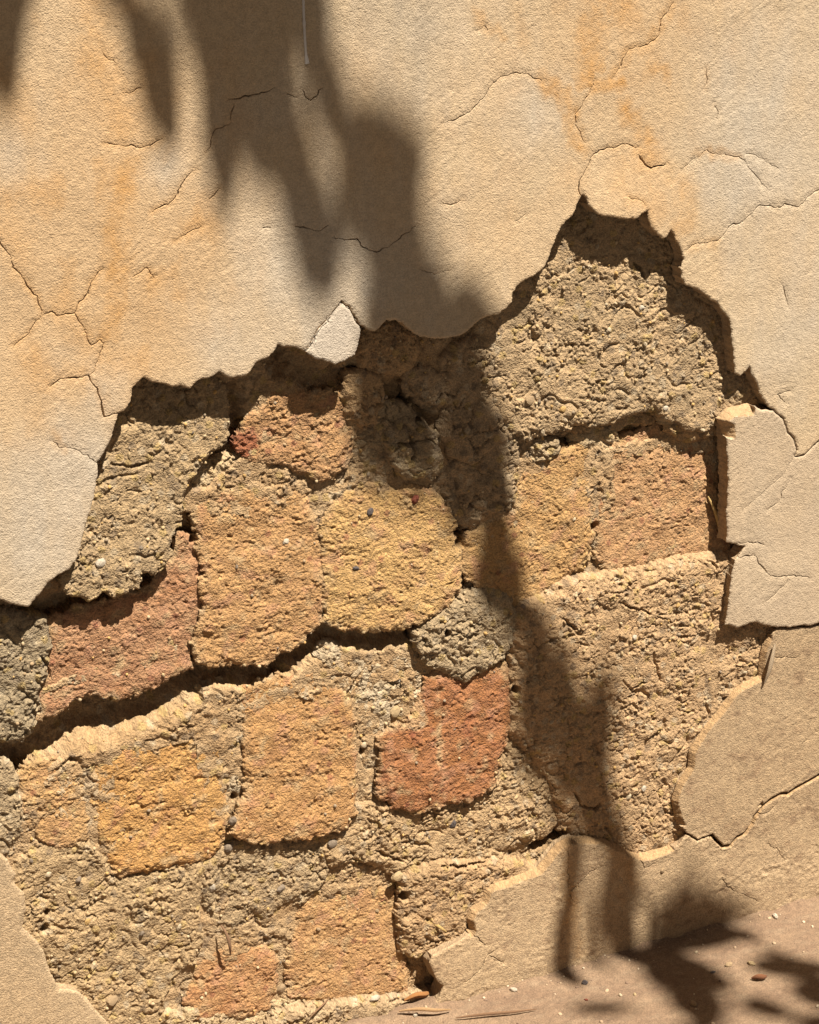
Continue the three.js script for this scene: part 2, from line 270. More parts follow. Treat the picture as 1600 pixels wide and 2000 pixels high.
const paleZones = blobs([[80, 1030, 0.09, 0.9], [160, 900, 0.05, 0.6], [650, 660, 0.022, 1.0], [560, 620, 0.07, 0.3], [800, 100, 0.13, 0.5], [1040, 230, 0.04, 0.6], [1480, 150, 0.09, 0.5], [1430, 370, 0.04, 0.5], [10, 320, 0.04, 0.5], [220, 740, 0.03, 0.5], [320, 330, 0.025, 0.5], [1560, 500, 0.10, 0.6], [700, 540, 0.08, 0.7], [560, 480, 0.07, 0.5], [1500, 250, 0.09, 0.6], [860, 600, 0.05, 0.4], [500, 250, 0.07, 0.4], [430, 690, 0.05, 0.5], [1540, 700, 0.07, 0.4]]);
function plasterColor(u, v) {
  const a = fbm(u / 0.11 + 3, v / 0.14 + 7, 4), b = fbm(u / 0.035, v / 0.05 + 20, 4), f = noise(u / 0.006, v / 0.006), wv = fbm(u / 0.02 + 50, v / 0.1, 3);
  let w = warmZones(u, v), p = paleZones(u, v);
  let c = mix(C_BEIGE, C_WARM, Math.min(1, Math.max(0, 0.25 + w * 0.9 + a * 0.5 + b * 0.35)));
  c = mix(c, C_CREAM, Math.min(1, Math.max(0, p * 1.0 + 0.25 * wv - 0.1 + 0.3 * (b - a))));
  const s = stains(u + 0.006 * noise(u / 0.012, v / 0.012), v + 0.006 * noise(u / 0.012 + 9, v / 0.012));
  let o = w > 0.2 ? Math.max(0, b * 1.1 + a * 0.5 - 0.1) * Math.min(1, w) : 0; { const q = cracks(u, v); if (q && q[0] < 0.007 && w > 0.25) o = Math.max(o, 0.45 * (1 - q[0] / 0.007) * Math.min(1, w) * (0.8 + b)); }
  if (s && s[0] < s[1] * 1.6) o = Math.max(o, 0.85 * s[2] * (1 - sm(0.0, 1.5, s[0] / s[1])) * (0.8 + 0.9 * b + 0.25 * f));
  c = mix(c, C_OCHRE, Math.min(1, Math.max(0, o)));
  return mul(c, 1 + 0.05 * f + 0.05 * a);
}
const brokenTan = (u, v, k = 1) => mul(mix(C_TAN, C_DUST, 0.5 + 0.5 * fbm(u / 0.02, v / 0.02, 3)), k);
function undulate(u, v) {
  const wx = u + 0.02 * noise(u / 0.08, v / 0.08), a = noise(wx / 0.004, v / 0.016 + u / 0.03) * 0.5 + noise(wx / 0.011 + 7, v / 0.009) * 0.8;
  const tr = noise((u * 0.8 + v * 0.6) / 0.03, (v * 0.8 - u * 0.6) / 0.0045) * sm(-0.1, 0.5, noise(u / 0.07 + 9, v / 0.07));
  return 0.0020 * fbm(u / 0.2 + 5, v / 0.2, 2) + 0.0005 * noise(u / 0.04, v / 0.04 + 8) + 0.00022 * a * (0.6 + 0.6 * noise(u / 0.1 + 4, v / 0.1)) + 0.0003 * tr + 0.00018 * noise(u / 0.005, v / 0.005);
}
function crackDepth(u, v) { const c = cracks(u, v); if (!c) return 0; const q = c[0] / (c[1] * 0.5); let h = q < 1 ? -c[2] * (1 - q * q) : 0; if (c[0] < 0.006) h += -0.0006 * (1 - c[0] / 0.006); return h; }
const plasterN = (u, v, s) => { if (!inView(u, v)) return 1; const c = cracks(u, v); if (c && c[0] < 0.0037) return 12; if (s < 0.004) return 6; return 3; };
const cover = [], plasterPolys = [];   // outlines that hide the bedding mortar
const coverAdd = (pts, z, m = 0.030) => { const f = polyDist(poly(pts, z)); cover.push((u, v) => f(u, v) > m); };
function plaster(pts, { z0 = 0, lean = () => 0, thick = 0.016, bevel = () => 0, color = plasterColor, gap = 0.0004, edge = 0.0013, roundR = 0.004, coarse = 0 } = {}) {
  coverAdd(pts, z0, 0.035); plasterPolys.push(polyDist(poly(pts, z0)));
  return slab({ P: poly(pts, z0), edge, edgeL: 0.016, gap, back: z0 - thick, n: plasterN, rough: 0.0011, curl: 0.0018,
    z: (u, v, s) => { let h = z0 + lean(u, v) + undulate(u, v) + crackDepth(u, v); if (coarse) h += coarse * (0.3 + 1.2 * sm(-0.2, 0.5, fbm(u / 0.05 + 4, v / 0.04, 3))) * (0.7 * noise(u / 0.012 + 6, v / 0.009) + 0.6 * noise(u / 0.0055, v / 0.0045 + 4) + 0.5 * noise(u / 0.0033, v / 0.003)); const q = Math.min(1, Math.max(0, s / roundR)); h -= roundR * 0.45 * (1 - Math.sqrt(1 - (1 - q) * (1 - q))); const b = bevel(u, v); if (b > 0) { const w = b * (0.85 + 0.4 * noise(u / 0.04, v / 0.04)); if (s < w) h -= (1 - Math.max(0, s) / w) * thick * 0.5; if (s < w * 1.1) h += 0.0005 * noise(u / 0.004, v / 0.004); } return h; },
    color: (u, v, s) => { let c = color(u, v); const b = bevel(u, v); const w = b * (0.85 + 0.4 * noise(u / 0.04, v / 0.04)); if (s < 0) return brokenTan(u, v); if (b > 0 && s < w) return mix(c, tone(200, 160, 108), 0.85); return c; } });
}
const edgeTop = [[-260, 1290], [-130, 1215], [0, 1172], [20, 1180], [38, 1185], [55, 1188], [62, 1183], [75, 1165], [95, 1140], [118, 1122], [135, 1115], [150, 1095], [158, 1080], [160, 1062], [165, 1045], [170, 1020], [177, 1000], [185, 975], [190, 945], [193, 920], [192, 905], [205, 885], [218, 860], [228, 830], [233, 810], [245, 805], [255, 785], [258, 770], [262, 758], [280, 740], [298, 745], [320, 752], [340, 758], [352, 754], [370, 760], [380, 752], [395, 742], [410, 740], [430, 728], [440, 735], [455, 741], [470, 738], [482, 736], [492, 725], [500, 712], [515, 705], [527, 700], [535, 688], [543, 675], [555, 680], [575, 680], [595, 684], [600, 686]];
const chip = [[600, 686], [620, 650], [645, 620], [670, 592], [682, 600], [695, 620], [705, 640], [705, 655], [698, 685], [695, 695], [675, 705], [655, 713], [640, 708], [615, 700]];
const edgeTop2 = [[620, 650], [645, 620], [670, 592], [682, 600], [695, 620], [705, 638], [720, 645], [733, 648], [745, 638], [757, 628], [770, 626], [785, 632], [797, 642], [810, 652], [825, 660], [850, 664], [875, 660], [900, 658], [910, 652], [920, 640], [935, 630], [955, 620], [975, 615], [990, 602], [1000, 590], [1003, 570], [1020, 552], [1040, 540], [1060, 528], [1068, 515], [1075, 500], [1080, 485], [1088, 465], [1095, 448], [1105, 432], [1120, 420], [1127, 400], [1138, 382], [1145, 390], [1148, 402], [1160, 415], [1175, 422], [1200, 426], [1225, 428], [1240, 425], [1250, 418], [1262, 412], [1262, 432], [1268, 445], [1280, 455], [1290, 468], [1300, 465], [1310, 452], [1316, 460], [1322, 475], [1330, 490], [1335, 505], [1330, 525], [1333, 545], [1340, 560], [1355, 562], [1370, 570], [1385, 582], [1400, 592], [1410, 610], [1425, 625], [1428, 640], [1430, 670], [1432, 700], [1435, 730], [1445, 735], [1455, 728], [1463, 718], [1470, 735], [1480, 755], [1488, 775], [1500, 795], [1512, 801]];
const seamA = [[1512, 801], [1532, 821], [1540, 844], [1553, 859], [1559, 881], [1555, 892], [1574, 889], [1589, 874], [1600, 862], [1760, 800]];
const R_ = (p) => ({ m: [UX, W(...p)[1]] });
const plasterMain = plaster([...edgeTop, ...edgeTop2, ...seamA, R_([1760, 800]), { m: [UX, VT] }, { m: [-UX, VT] }, { m: [-UX, W(-260, 1290)[1]] }], { thick: 0.019, lean: (u, v) => 0.004 * sm(0.1, 0, Math.abs(u - W(1220, 400)[0])) * sm(W(1220, 300)[1], W(1220, 430)[1], v) });
part('plaster_coat', plasterMain, mPlaster, wall, 'broad beige plaster above the hole with ochre stains and hairline cracks');
part('plaster_chip', plaster(chip, { z0: 0.003, thick: 0.017, color: (u, v) => mix(plasterColor(u, v), tone(224, 206, 178), 0.75) }), mPlaster, wall, 'loose pale chip of plaster at the edge of the hole');

const seamB = [[1516, 1226], [1540, 1227], [1562, 1224], [1585, 1223], [1600, 1219], [1760, 1175]];
const greyer = (u, v) => mix(plasterColor(u, v), C_GREY, 0.6 + 0.25 * fbm(u / 0.05, v / 0.05 + 4, 3));
part('plaster_coat', plaster([[1407, 822], [1430, 800], [1452, 795], [1470, 792], [1490, 800], ...seamA, R_([1760, 800]), R_([1760, 1175]), ...[...seamB].reverse(), [1506, 1225], [1491, 1221], [1480, 1216], [1467, 1219], [1456, 1223], [1442, 1230], [1431, 1225], [1417, 1221], [1422, 1190], [1424, 1174], [1427, 1144], [1431, 1117], [1437, 1095], [1446, 1086], [1456, 1070], [1442, 1066], [1420, 1062], [1421, 1040], [1419, 1000], [1424, 940], [1420, 880], [1418, 840]],
  { z0: -0.001, thick: 0.020, color: greyer, bevel: (u, v) => { const c = W(1440, 815); return Math.hypot(u - c[0], v - c[1]) < 0.026 ? 0.012 : 0; } }), mPlaster, wall, 'grey beige slab of plaster right of the hole');
const seamC = [[1760, 1445], [1600, 1513], [1577, 1527], [1555, 1538], [1540, 1549], [1525, 1549], [1506, 1560], [1491, 1572], [1472, 1595], [1467, 1610], [1454, 1627], [1439, 1635], [1427, 1651], [1412, 1653], [1392, 1631], [1375, 1637], [1364, 1642], [1349, 1633], [1341, 1630]];
const lowC = (u, v) => { const q = fbm(u / 0.02 + 3, v / 0.015, 4), d = fbm(u / 0.06 + 30, v / 0.05, 4); let c = mix(plasterColor(u, v), mix(C_TAN, C_DUST, Math.min(1, Math.max(0, 0.4 + 0.8 * d + 0.4 * q))), 0.82); c = mix(c, tone(164, 130, 94), 0.5 * sm(0.12, 0.5, q + 0.5 * d)); return mul(c, 1 + 0.06 * noise(u / 0.003, v / 0.003)); };
const rightOf = (x) => W(x, 1450)[0];
part('plaster_coat', plaster([...seamB, R_([1760, 1175]), R_([1760, 1445]), ...seamC, [1330, 1616], [1322, 1601], [1317, 1567], [1322, 1549], [1330, 1530], [1349, 1502], [1351, 1472], [1360, 1454], [1379, 1427], [1397, 1405], [1416, 1382], [1431, 1360], [1450, 1341], [1472, 1330], [1487, 1322], [1487, 1311], [1491, 1277], [1502, 1251], [1510, 1235]],
  { z0: -0.004, thick: 0.013, color: lowC, gap: 0.0011, roundR: 0.003, edge: 0.0004, coarse: 0.0004, bevel: (u, v) => u < rightOf(1500) && v > W(1400, 1600)[1] ? 0.006 : 0 }), mDirty, wall, 'dusty tan plaster below the grey slab with a bevelled broken edge');
part('plinth_plaster', plaster([...[...seamC], [1326, 1650], [1300, 1661], [1259, 1672], [1240, 1669], [1225, 1658], [1187, 1642], [1150, 1637], [1120, 1639], [1094, 1652], [1056, 1700], [1000, 1722], [970, 1729], [955, 1740], [947, 1762], [925, 1781], [917, 1800], [921, 1819], [895, 1837], [865, 1852], [842, 1864], [835, 1879], [842, 1897], [850, 1916], [861, 1924], [854, 1942], [820, 1990], { m: [W(800, 1990)[0], -0.04] }, { m: [UX, -0.04] }, R_([1760, 1445])],
  { z0: -0.004, thick: 0.017, gap: 0.0011, edge: 0.0004, coarse: 0.0009, color: (u, v) => mix(lowC(u, v), plasterColor(u, v), Math.max(0, stains(u, v)?.[0] < 0.014 ? 0.6 : 0)), lean: (u, v) => 0.006 * sm(0.12, 0, v), bevel: (u, v) => u < rightOf(1330) && u > rightOf(925) && v > 0.05 ? 0.006 : (u >= rightOf(1400) ? 0.003 : 0) }), mDirty, wall, 'tan plaster skirt along the ground');
part('plaster_coat', plaster([{ m: [-UX, W(-260, 1290)[1]] }, [-260, 1290], [-230, 1420], [-150, 1560], [-60, 1650], [0, 1668], [12, 1676], [22, 1687], [34, 1710], [26, 1725], [40, 1735], [49, 1744], [52, 1770], [45, 1811], [75, 1837], [86, 1860], [97, 1890], [112, 1924], [120, 1931], [150, 1935], [169, 1950], [187, 1972], [210, 1995], [260, 2060], { m: [W(260, 2060)[0] + 0.02, -0.04] }, { m: [-UX, -0.04] }],
  { z0: -0.013, thick: 0.016, color: (u, v) => mix(plasterColor(u, v), C_TAN, 0.55), roundR: 0.006 }), mDirty, wall, 'smooth tan plaster at the lower left corner');

{ // dried drip of white paint
  const pts = [[592, -60], [593, 20], [595, 70], [598, 110], [600, 124]].map(p => { const [u, v] = W(...p); return new THREE.Vector3(u, v, undulate(u, v) + 0.0002); }), c = new THREE.CatmullRomCurve3(pts), n = 50, g = new THREE.TubeGeometry(c, n, 1, 8), p = g.attributes.position;
  for (let i = 0; i <= n; i++) { const o = c.getPointAt(i / n), w = 0.0014 + 0.0006 * noise(i * 0.3, 5) + 0.0012 * sm(0.9, 0.97, i / n); for (let q = 0; q <= 8; q++) { const k = i * 9 + q; p.setXYZ(k, o.x + (p.getX(k) - o.x) * w, o.y + (p.getY(k) - o.y) * w, o.z + (p.getZ(k) - o.z) * w * 0.5); } }
  g.computeVertexNormals(); const m = new THREE.MeshStandardMaterial({ roughness: 0.7 }); m.color.setRGB(...tone(236, 224, 204)); part('paint_drip', g, m, wall, 'dried drip of white paint');
}
// ---- relief of mortar and bricks
const roughH = (u, v, k = 1) => {
  const m = 0.35 + 0.75 * sm(-0.4, 0.5, fbm(u / 0.05 + 6, v / 0.05 + 2, 3) * 1.4);
  let h = 0.0045 * fbm(u / 0.06, v / 0.06, 3) + 0.0018 * noise(u / 0.018 + 4, v / 0.018);
  h += m * (0.0016 * grain(u, v, 0.0105, 0.5) + 0.0010 * grain(u + 1, v + 3, 0.0056, 0.7) + 0.0007 * grain(u + 5, v + 2, 0.0034, 0.9));
  h += m * 0.0008 * noise(u / 0.0035, v / 0.0035);
  h -= m * 0.012 * Math.max(0, fbm(u / 0.009 + 70, v / 0.012 + 5, 2) - 0.27);
  h -= m * 0.006 * Math.max(0, noise(u / 0.0042 + 13, v / 0.0036 + 77) - 0.36);
  h -= 0.006 * Math.max(0, 0.12 - Math.abs(noise(u / 0.03 + 33, v / 0.03 + 12))) * 5 * sm(0.1, 0.4, noise(u / 0.05 + 9, v / 0.05));
  { const q = sm(0.0, 0.35, fbm(u / 0.045 + 27, v / 0.045 + 51, 2)); if (q > 0) { const a = u + 0.003 * noise(u / 0.006, v / 0.006), b = v + 0.003 * noise(u / 0.006 + 8, v / 0.006); worley(a / 0.021 + 3, b / 0.016); h -= q * 0.0045 * sm(0.09, 0.0, wF2 - wF1); } }
  return (h - 0.001) * k;
};
const brickH = (u, v, k = 1) => {
  const m = 0.5 + 0.7 * sm(-0.3, 0.5, noise(u / 0.03 + 16, v / 0.03 + 22));
  let h = 0.0038 * fbm(u / 0.06 + 3, v / 0.06, 2) + 0.0012 * noise(u / 0.016, v / 0.016 + 9) + m * (0.00055 * noise(u / 0.0066 + 3, v / 0.0056) + 0.0007 * noise(u / 0.0034, v / 0.003));
  h += m * 0.0008 * grain(u + 2, v + 1, 0.0045, 0.5);
  h -= m * 0.009 * Math.max(0, fbm(u / 0.0075 + 10, v / 0.0055 + 45, 2) - 0.36);
  h -= 0.006 * Math.max(0, noise(u / 0.02 + 71, v / 0.014 + 15) - 0.5);
  return h * k;
};
const pits = [[1004, 1345, 11, 0.03], [807, 786, 12, 0.03], [822, 822, 11, 0.03], [902, 1062, 16, 0.03], [900, 1040, 12, 0.025], [1165, 1032, 11, 0.015], [1100, 1628, 16, 0.03], [1075, 1640, 13, 0.025], [1048, 1652, 10, 0.02], [385, 1060, 9, 0.012], [870, 1235, 9, 0.02], [462, 1562, 9, 0.015], [90, 1815, 12, 0.012], [95, 1785, 9, 0.012], [785, 1745, 15, 0.02], [912, 1808, 8, 0.014], [713, 1470, 10, 0.012]].map(([x, y, q, d]) => [...W(x, y, -0.024), q * 0.00054, d]);
const rifts = lines([[[[1205, 1175], [1225, 1184], [1245, 1188], [1266, 1196]], 0.0036, 0.008], [[[1270, 1268], [1277, 1296], [1286, 1330]], 0.004, 0.009], [[[1212, 1326], [1228, 1345], [1262, 1325]], 0.0036, 0.007], [[[1118, 1548], [1132, 1572], [1160, 1580], [1172, 1560]], 0.004, 0.009], [[[800, 850], [812, 880], [805, 905]], 0.004, 0.008], [[[772, 866], [800, 870], [838, 858], [852, 870]], 0.0034, 0.008], [[[1180, 1610], [1195, 1640]], 0.003, 0.006], [[[82, 1285], [98, 1305], [105, 1330]], 0.0034, 0.007], [[[730, 1665], [800, 1690], [830, 1672]], 0.004, 0.007], [[[860, 1690], [900, 1692], [960, 1680]], 0.005, 0.008], [[[1240, 515], [1262, 540], [1272, 560]], 0.005, 0.007], [[[215, 905], [260, 912], [300, 905]], 0.004, 0.006], [[[1090, 1200], [1115, 1225], [1135, 1230]], 0.003, 0.006]], -0.02, 0.03, 0.01);
const hollow = (u, v) => { let h = 0; for (const [a, b, q, d] of pits) { const e = Math.hypot(u - a, v - b) / q * (1 + 0.35 * noise(u / 0.006, v / 0.006)); if (e < 1) h -= d * (1 - sm(0.45, 1, e)); } const c = rifts(u, v); if (c && c[0] < c[1] * 0.5) h -= c[2] * (1 - (c[0] / (c[1] * 0.5)) ** 2); return h; };
const viewN = (fine, coarse = 1) => (u, v) => inView(u, v) ? fine : coarse;
const MORT_A = tone(200, 168, 120), MORT_B = tone(184, 156, 114), MORT_C = tone(208, 176, 126), MORT_W = tone(212, 190, 152), MORT_O = tone(204, 160, 104), AGG = tone(198, 166, 96), DARK_AGG = tone(118, 100, 80);
const mortarColor = (base, second, white = 0) => (u, v) => {
  const a = fbm(u / 0.05 + 2, v / 0.05, 4), b = fbm(u / 0.016 + 9, v / 0.016, 3);
  let c = mix(base, second, Math.min(1, Math.max(0, 0.45 + a * 1.1 + b * 0.5)));
  worley(u / 0.0105, v / 0.0105); const id = wId, f = wF1;
  if (f < 0.42 && id < 0.12) c = mix(c, AGG, 0.55); else if (f < 0.42 && id > 0.93) c = mix(c, DARK_AGG, 0.5); else if (f < 0.4 && id > 0.8) c = mix(c, MORT_W, 0.55);
  if (white) c = mix(c, MORT_W, Math.min(1, Math.max(0, white + b * 0.7)));
  return mul(c, 1 + 0.10 * noise(u / 0.004, v / 0.004) + 0.06 * b);
};
function lump(pts, z0, { r = 0.008, drop = 0.008, edge = 0.003, k = 1, color, back = -0.062, H = roughH, tilt = [0, 0], warp = 0.0012, n = 4, seedE = 0, skip, gap = 0 } = {}) {
  z0 -= 0.006; const P = poly(pts, z0), c = P.reduce((a, p) => [a[0] + p[0] / P.length, a[1] + p[1] / P.length], [0, 0]);
  return slab({ P, back, edge, edgeL: 0.014, seedE, color, warp, n: viewN(n), rough: 0.0035, curl: 0.002, skip, gap,
    z: (u, v, s) => { const q = Math.min(1, Math.max(0, s / r)); return z0 + tilt[0] * (u - c[0]) + tilt[1] * (v - c[1]) + H(u, v, k) + hollow(u, v) - drop * (1 - Math.sqrt(1 - (1 - q) * (1 - q))); } });
}

// render coat patches
const rc = [
  ['render_coat', [[110, 1130], [140, 1080], [170, 930], [215, 800], [255, 715], [420, 690], [452, 770], [457, 831], [452, 872], [424, 884], [394, 921], [375, 944], [364, 974], [362, 1000], [354, 1030], [338, 1056], [336, 1094], [321, 1112], [300, 1127], [279, 1120], [274, 1144], [240, 1154], [221, 1167], [195, 1159], [172, 1174], [150, 1169], [133, 1165]], -0.012, { color: mortarColor(MORT_A, MORT_B), r: 0.006, drop: 0.004, back: -0.05, tilt: [-0.02, -0.055] }, 'grey tan patch of gravelly undercoat at the left'],
  ['render_coat', [[940, 590], [1010, 520], [1080, 430], [1130, 350], [1290, 380], [1380, 520], [1470, 640], [1500, 780], [1440, 800], [1405, 812], [1397, 821], [1375, 846], [1337, 846], [1326, 832], [1300, 825], [1277, 806], [1244, 814], [1210, 825], [1180, 836], [1131, 836], [1112, 844], [1071, 851], [1034, 864], [1019, 860], [1000, 851], [985, 830], [960, 770], [945, 690], [930, 640]], -0.013, { color: mortarColor(tone(208, 174, 126), MORT_B), r: 0.010, drop: 0.006, back: -0.05, tilt: [0.012, -0.025] }, 'large gravelly undercoat patch under the peak of the hole'],
  ['render_coat', [[1010, 1190], [1060, 1160], [1120, 1130], [1180, 1122], [1280, 1105], [1360, 1085], [1440, 1075], [1470, 1180], [1530, 1200], [1530, 1330], [1450, 1380], [1400, 1440], [1380, 1530], [1370, 1660], [1300, 1690], [1240, 1690], [1180, 1655], [1100, 1640], [1095, 1610], [1080, 1540], [1040, 1480], [995, 1440], [1003, 1350], [1000, 1270]], -0.008, { color: mortarColor(tone(206, 170, 122), tone(212, 172, 122)), r: 0.026, drop: 0.013, back: -0.05, k: 0.9 }, 'tan undercoat right of the red brick'],
  ['render_coat', [[30, 1680], [100, 1650], [170, 1640], [210, 1680], [225, 1712], [300, 1702], [400, 1680], [402, 1740], [395, 1790], [402, 1840], [386, 1882], [355, 1905], [340, 1925], [325, 1950], [330, 1985], [330, 2080], [200, 2080], [130, 1970], [60, 1880], [20, 1810], [10, 1740]], -0.020, { color: mortarColor(tone(206, 172, 122), tone(192, 162, 116)), r: 0.008, drop: 0.006, back: -0.055 }, 'gravelly undercoat above the lower left plaster'],
];
for (const [name, pts, z0, o, label] of rc) { part(name, lump(pts, z0, { k: 0.8, ...o }), mRough, wall, label); coverAdd(pts, z0); }

// mortar lumps
const smear = mortarColor(MORT_C, tone(200, 160, 110));
const BR = (a, b, red, w = 0.35) => (u, v, s = 1) => {
  const n1 = fbm(u / 0.03 + 5, v / 0.03, 4), n2 = fbm(u / 0.012 + 1, v / 0.012 + 7, 3), n3 = noise(u / 0.004, v / 0.004);
  let c = mix(a, b, Math.min(1, Math.max(0, 0.45 + n1 * 1.0 + n2 * 0.4)));
  c = mix(c, red, Math.min(1, Math.max(0, (fbm(u / 0.035 + 40, v / 0.035 + 3, 4) - 0.18) * 2.2)) * w);
  c = mix(c, tone(206, 150, 112), 0.5 * sm(0.1, 0.45, fbm(u / 0.022 + 14, v / 0.022 + 66, 3)));
  worley(u / 0.016 + 5, v / 0.016); if (wId < 0.10 && wF1 < 0.22) c = mix(c, tone(150, 84, 56), 0.6);
  c = mix(c, MORT_C, Math.min(0.75, Math.max(0, (fbm(u / 0.02 + 80, v / 0.02 + 30, 3) - 0.15) * 1.8)));
  c = mix(c, smear(u, v), 0.85 * sm(0.010, -0.004, s - 0.014 * fbm(u / 0.025 + 12, v / 0.025, 3)));
  return mul(c, 1 + 0.09 * n3 + 0.08 * n2);
};
const SH = mortarColor(tone(196, 164, 120), tone(184, 156, 116)), GR = mortarColor(tone(194, 167, 124), tone(180, 154, 114)), LT = mortarColor(MORT_C, tone(216, 184, 134), 0.15), BU = mortarColor(tone(208, 170, 118), tone(196, 158, 110));
const lumps = [
  [[[690, 735], [715, 731], [745, 745], [750, 770], [742, 800], [728, 825], [708, 832], [690, 815], [683, 780]], -0.018, BU],
  [[[740, 800], [765, 791], [800, 800], [811, 815], [803, 832], [780, 842], [745, 838], [735, 820]], -0.020, GR], [[[772, 842], [800, 828], [830, 838], [850, 855], [858, 885], [862, 915], [845, 934], [800, 928], [775, 905], [768, 870]], -0.013, GR],
  [[[712, 845], [740, 838], [768, 850], [772, 890], [765, 920], [735, 930], [710, 915], [703, 880]], -0.022, GR], [[[800, 735], [840, 727], [875, 745], [880, 775], [860, 792], [825, 785], [805, 765]], -0.017, SH], [[[702, 665], [720, 640], [770, 632], [811, 660], [815, 700], [790, 724], [750, 722], [715, 710]], -0.016, BU],
  [[[872, 700], [930, 660], [965, 700], [985, 790], [1005, 855], [960, 870], [930, 900], [890, 890], [868, 840], [880, 790]], -0.016, SH], [[[946, 870], [975, 845], [1014, 850], [1018, 890], [1005, 925], [970, 940], [945, 915]], -0.019, SH], [[[862, 925], [900, 905], [945, 935], [952, 985], [935, 1020], [905, 1031], [885, 1000], [870, 965]], -0.020, SH],
  [[[931, 945], [970, 935], [1005, 930], [1008, 970], [985, 997], [950, 1000], [936, 980]], -0.018, SH],
  [[[820, 1240], [850, 1215], [880, 1190], [920, 1165], [960, 1160], [1000, 1175], [1010, 1210], [1000, 1260], [985, 1285], [955, 1300], [940, 1310], [915, 1328], [890, 1315], [870, 1305], [850, 1300], [840, 1285], [825, 1265]], -0.012, GR],
  [[[-120, 1180], [0, 1200], [50, 1210], [85, 1215], [95, 1260], [85, 1310], [72, 1360], [65, 1400], [60, 1430], [30, 1447], [5, 1440], [-120, 1470]], -0.016, mortarColor(tone(180, 158, 120), tone(168, 146, 110))],
  [[[-80, 1500], [0, 1490], [25, 1510], [30, 1560], [40, 1620], [20, 1670], [-80, 1660]], -0.020, GR],
  [[[380, 940], [400, 915], [450, 895], [520, 910], [600, 935], [650, 930], [690, 920], [700, 950], [690, 985], [650, 1010], [620, 1000], [600, 975], [540, 972], [470, 965], [410, 985], [375, 990]], -0.028, LT],
  [[[400, 1690], [450, 1655], [520, 1650], [600, 1645], [640, 1655], [642, 1700], [622, 1740], [590, 1762], [570, 1755], [540, 1775], [520, 1792], [490, 1780], [480, 1802], [450, 1810], [430, 1800], [405, 1770]], -0.020, mortarColor(tone(198, 166, 120), tone(184, 158, 116))],
  [[[640, 1640], [690, 1622], [702, 1580], [740, 1570], [775, 1588], [850, 1582], [930, 1565], [970, 1530], [990, 1450], [1040, 1480], [1080, 1540], [1092, 1610], [1060, 1635], [1020, 1650], [970, 1680], [930, 1690], [870, 1685], [830, 1680], [800, 1712], [770, 1700], [720, 1680], [650, 1690]], -0.017, mortarColor(tone(208, 172, 122), tone(194, 162, 116))],
  [[[455, 1440], [475, 1430], [482, 1470], [480, 1530], [470, 1545], [450, 1540], [446, 1500]], -0.024, mortarColor(MORT_B, MORT_W, 0.2)],
  [[[640, 1262], [700, 1284], [760, 1288], [812, 1276], [832, 1300], [838, 1330], [815, 1380], [770, 1400], [745, 1430], [742, 1500], [738, 1560], [705, 1570], [702, 1500], [700, 1420], [692, 1360], [660, 1335], [640, 1320], [625, 1285]], -0.025, mortarColor(tone(216, 186, 140), MORT_W, 0.25)],
  [[[395, 1345], [430, 1335], [475, 1345], [478, 1420], [470, 1460], [445, 1470], [438, 1420], [410, 1392]], -0.032, LT],
  [[[1040, 880], [1060, 858], [1085, 862], [1090, 880], [1070, 895], [1045, 900]], -0.020, GR], [[[1120, 850], [1160, 840], [1200, 842], [1210, 862], [1180, 875], [1140, 872]], -0.024, LT], [[[1310, 835], [1345, 820], [1400, 825], [1403, 845], [1370, 858], [1330, 850]], -0.016, BU],
  [[[1290, 795], [1310, 790], [1345, 800], [1390, 805], [1395, 822], [1340, 830], [1300, 822]], -0.014, GR],
  [[[640, 1690], [720, 1685], [775, 1705], [790, 1720], [770, 1735], [700, 1738], [640, 1745], [620, 1735]], -0.026, BU], [[[795, 1720], [850, 1695], [930, 1695], [1000, 1690], [1050, 1700], [960, 1735], [940, 1770], [920, 1800], [905, 1835], [850, 1850], [820, 1870], [795, 1860], [788, 1800]], -0.008, mortarColor(tone(206, 166, 116), tone(190, 156, 110))],
  [[[430, 1810], [480, 1805], [530, 1795], [580, 1765], [590, 1790], [570, 1850], [545, 1870], [500, 1845], [440, 1850], [410, 1850]], -0.032, mortarColor(tone(208, 166, 108), tone(200, 156, 100))],
  [[[330, 1980], [400, 1975], [480, 1985], [560, 1960], [600, 1960], [640, 2060], [300, 2080]], -0.018, LT],
  [[[790, 1880], [830, 1880], [848, 1915], [850, 1940], [820, 1965], [780, 1985], [740, 2020], [650, 2040], [620, 1975], [700, 1955], [770, 1940]], -0.024, BU],
  [[[1425, 790], [1433, 760], [1445, 742], [1462, 735], [1478, 765], [1490, 790], [1470, 800], [1440, 805]], -0.012, BU],
  [[[540, 1995], [620, 1975], [700, 1965], [780, 1957], [850, 1948], [885, 1985], [820, 2060], [500, 2130]], -0.004, mortarColor(tone(196, 164, 120), tone(206, 176, 130))],
  [[[160, 1480], [190, 1475], [172, 1520], [180, 1590], [205, 1650], [170, 1655], [165, 1600], [150, 1540]], -0.026, LT], [[[545, 1870], [568, 1850], [565, 1900], [572, 1945], [545, 1960], [538, 1920]], -0.026, GR],
];
lumps.forEach(([pts, z0, color], i) => { part('mortar_lump', lump(pts, z0, { color, r: 0.013, drop: 0.009, gap: -0.007, back: -0.06, seedE: i * 3.1, k: i < 10 ? 1.15 : 1 }), mRough, wall); coverAdd(pts, z0); });

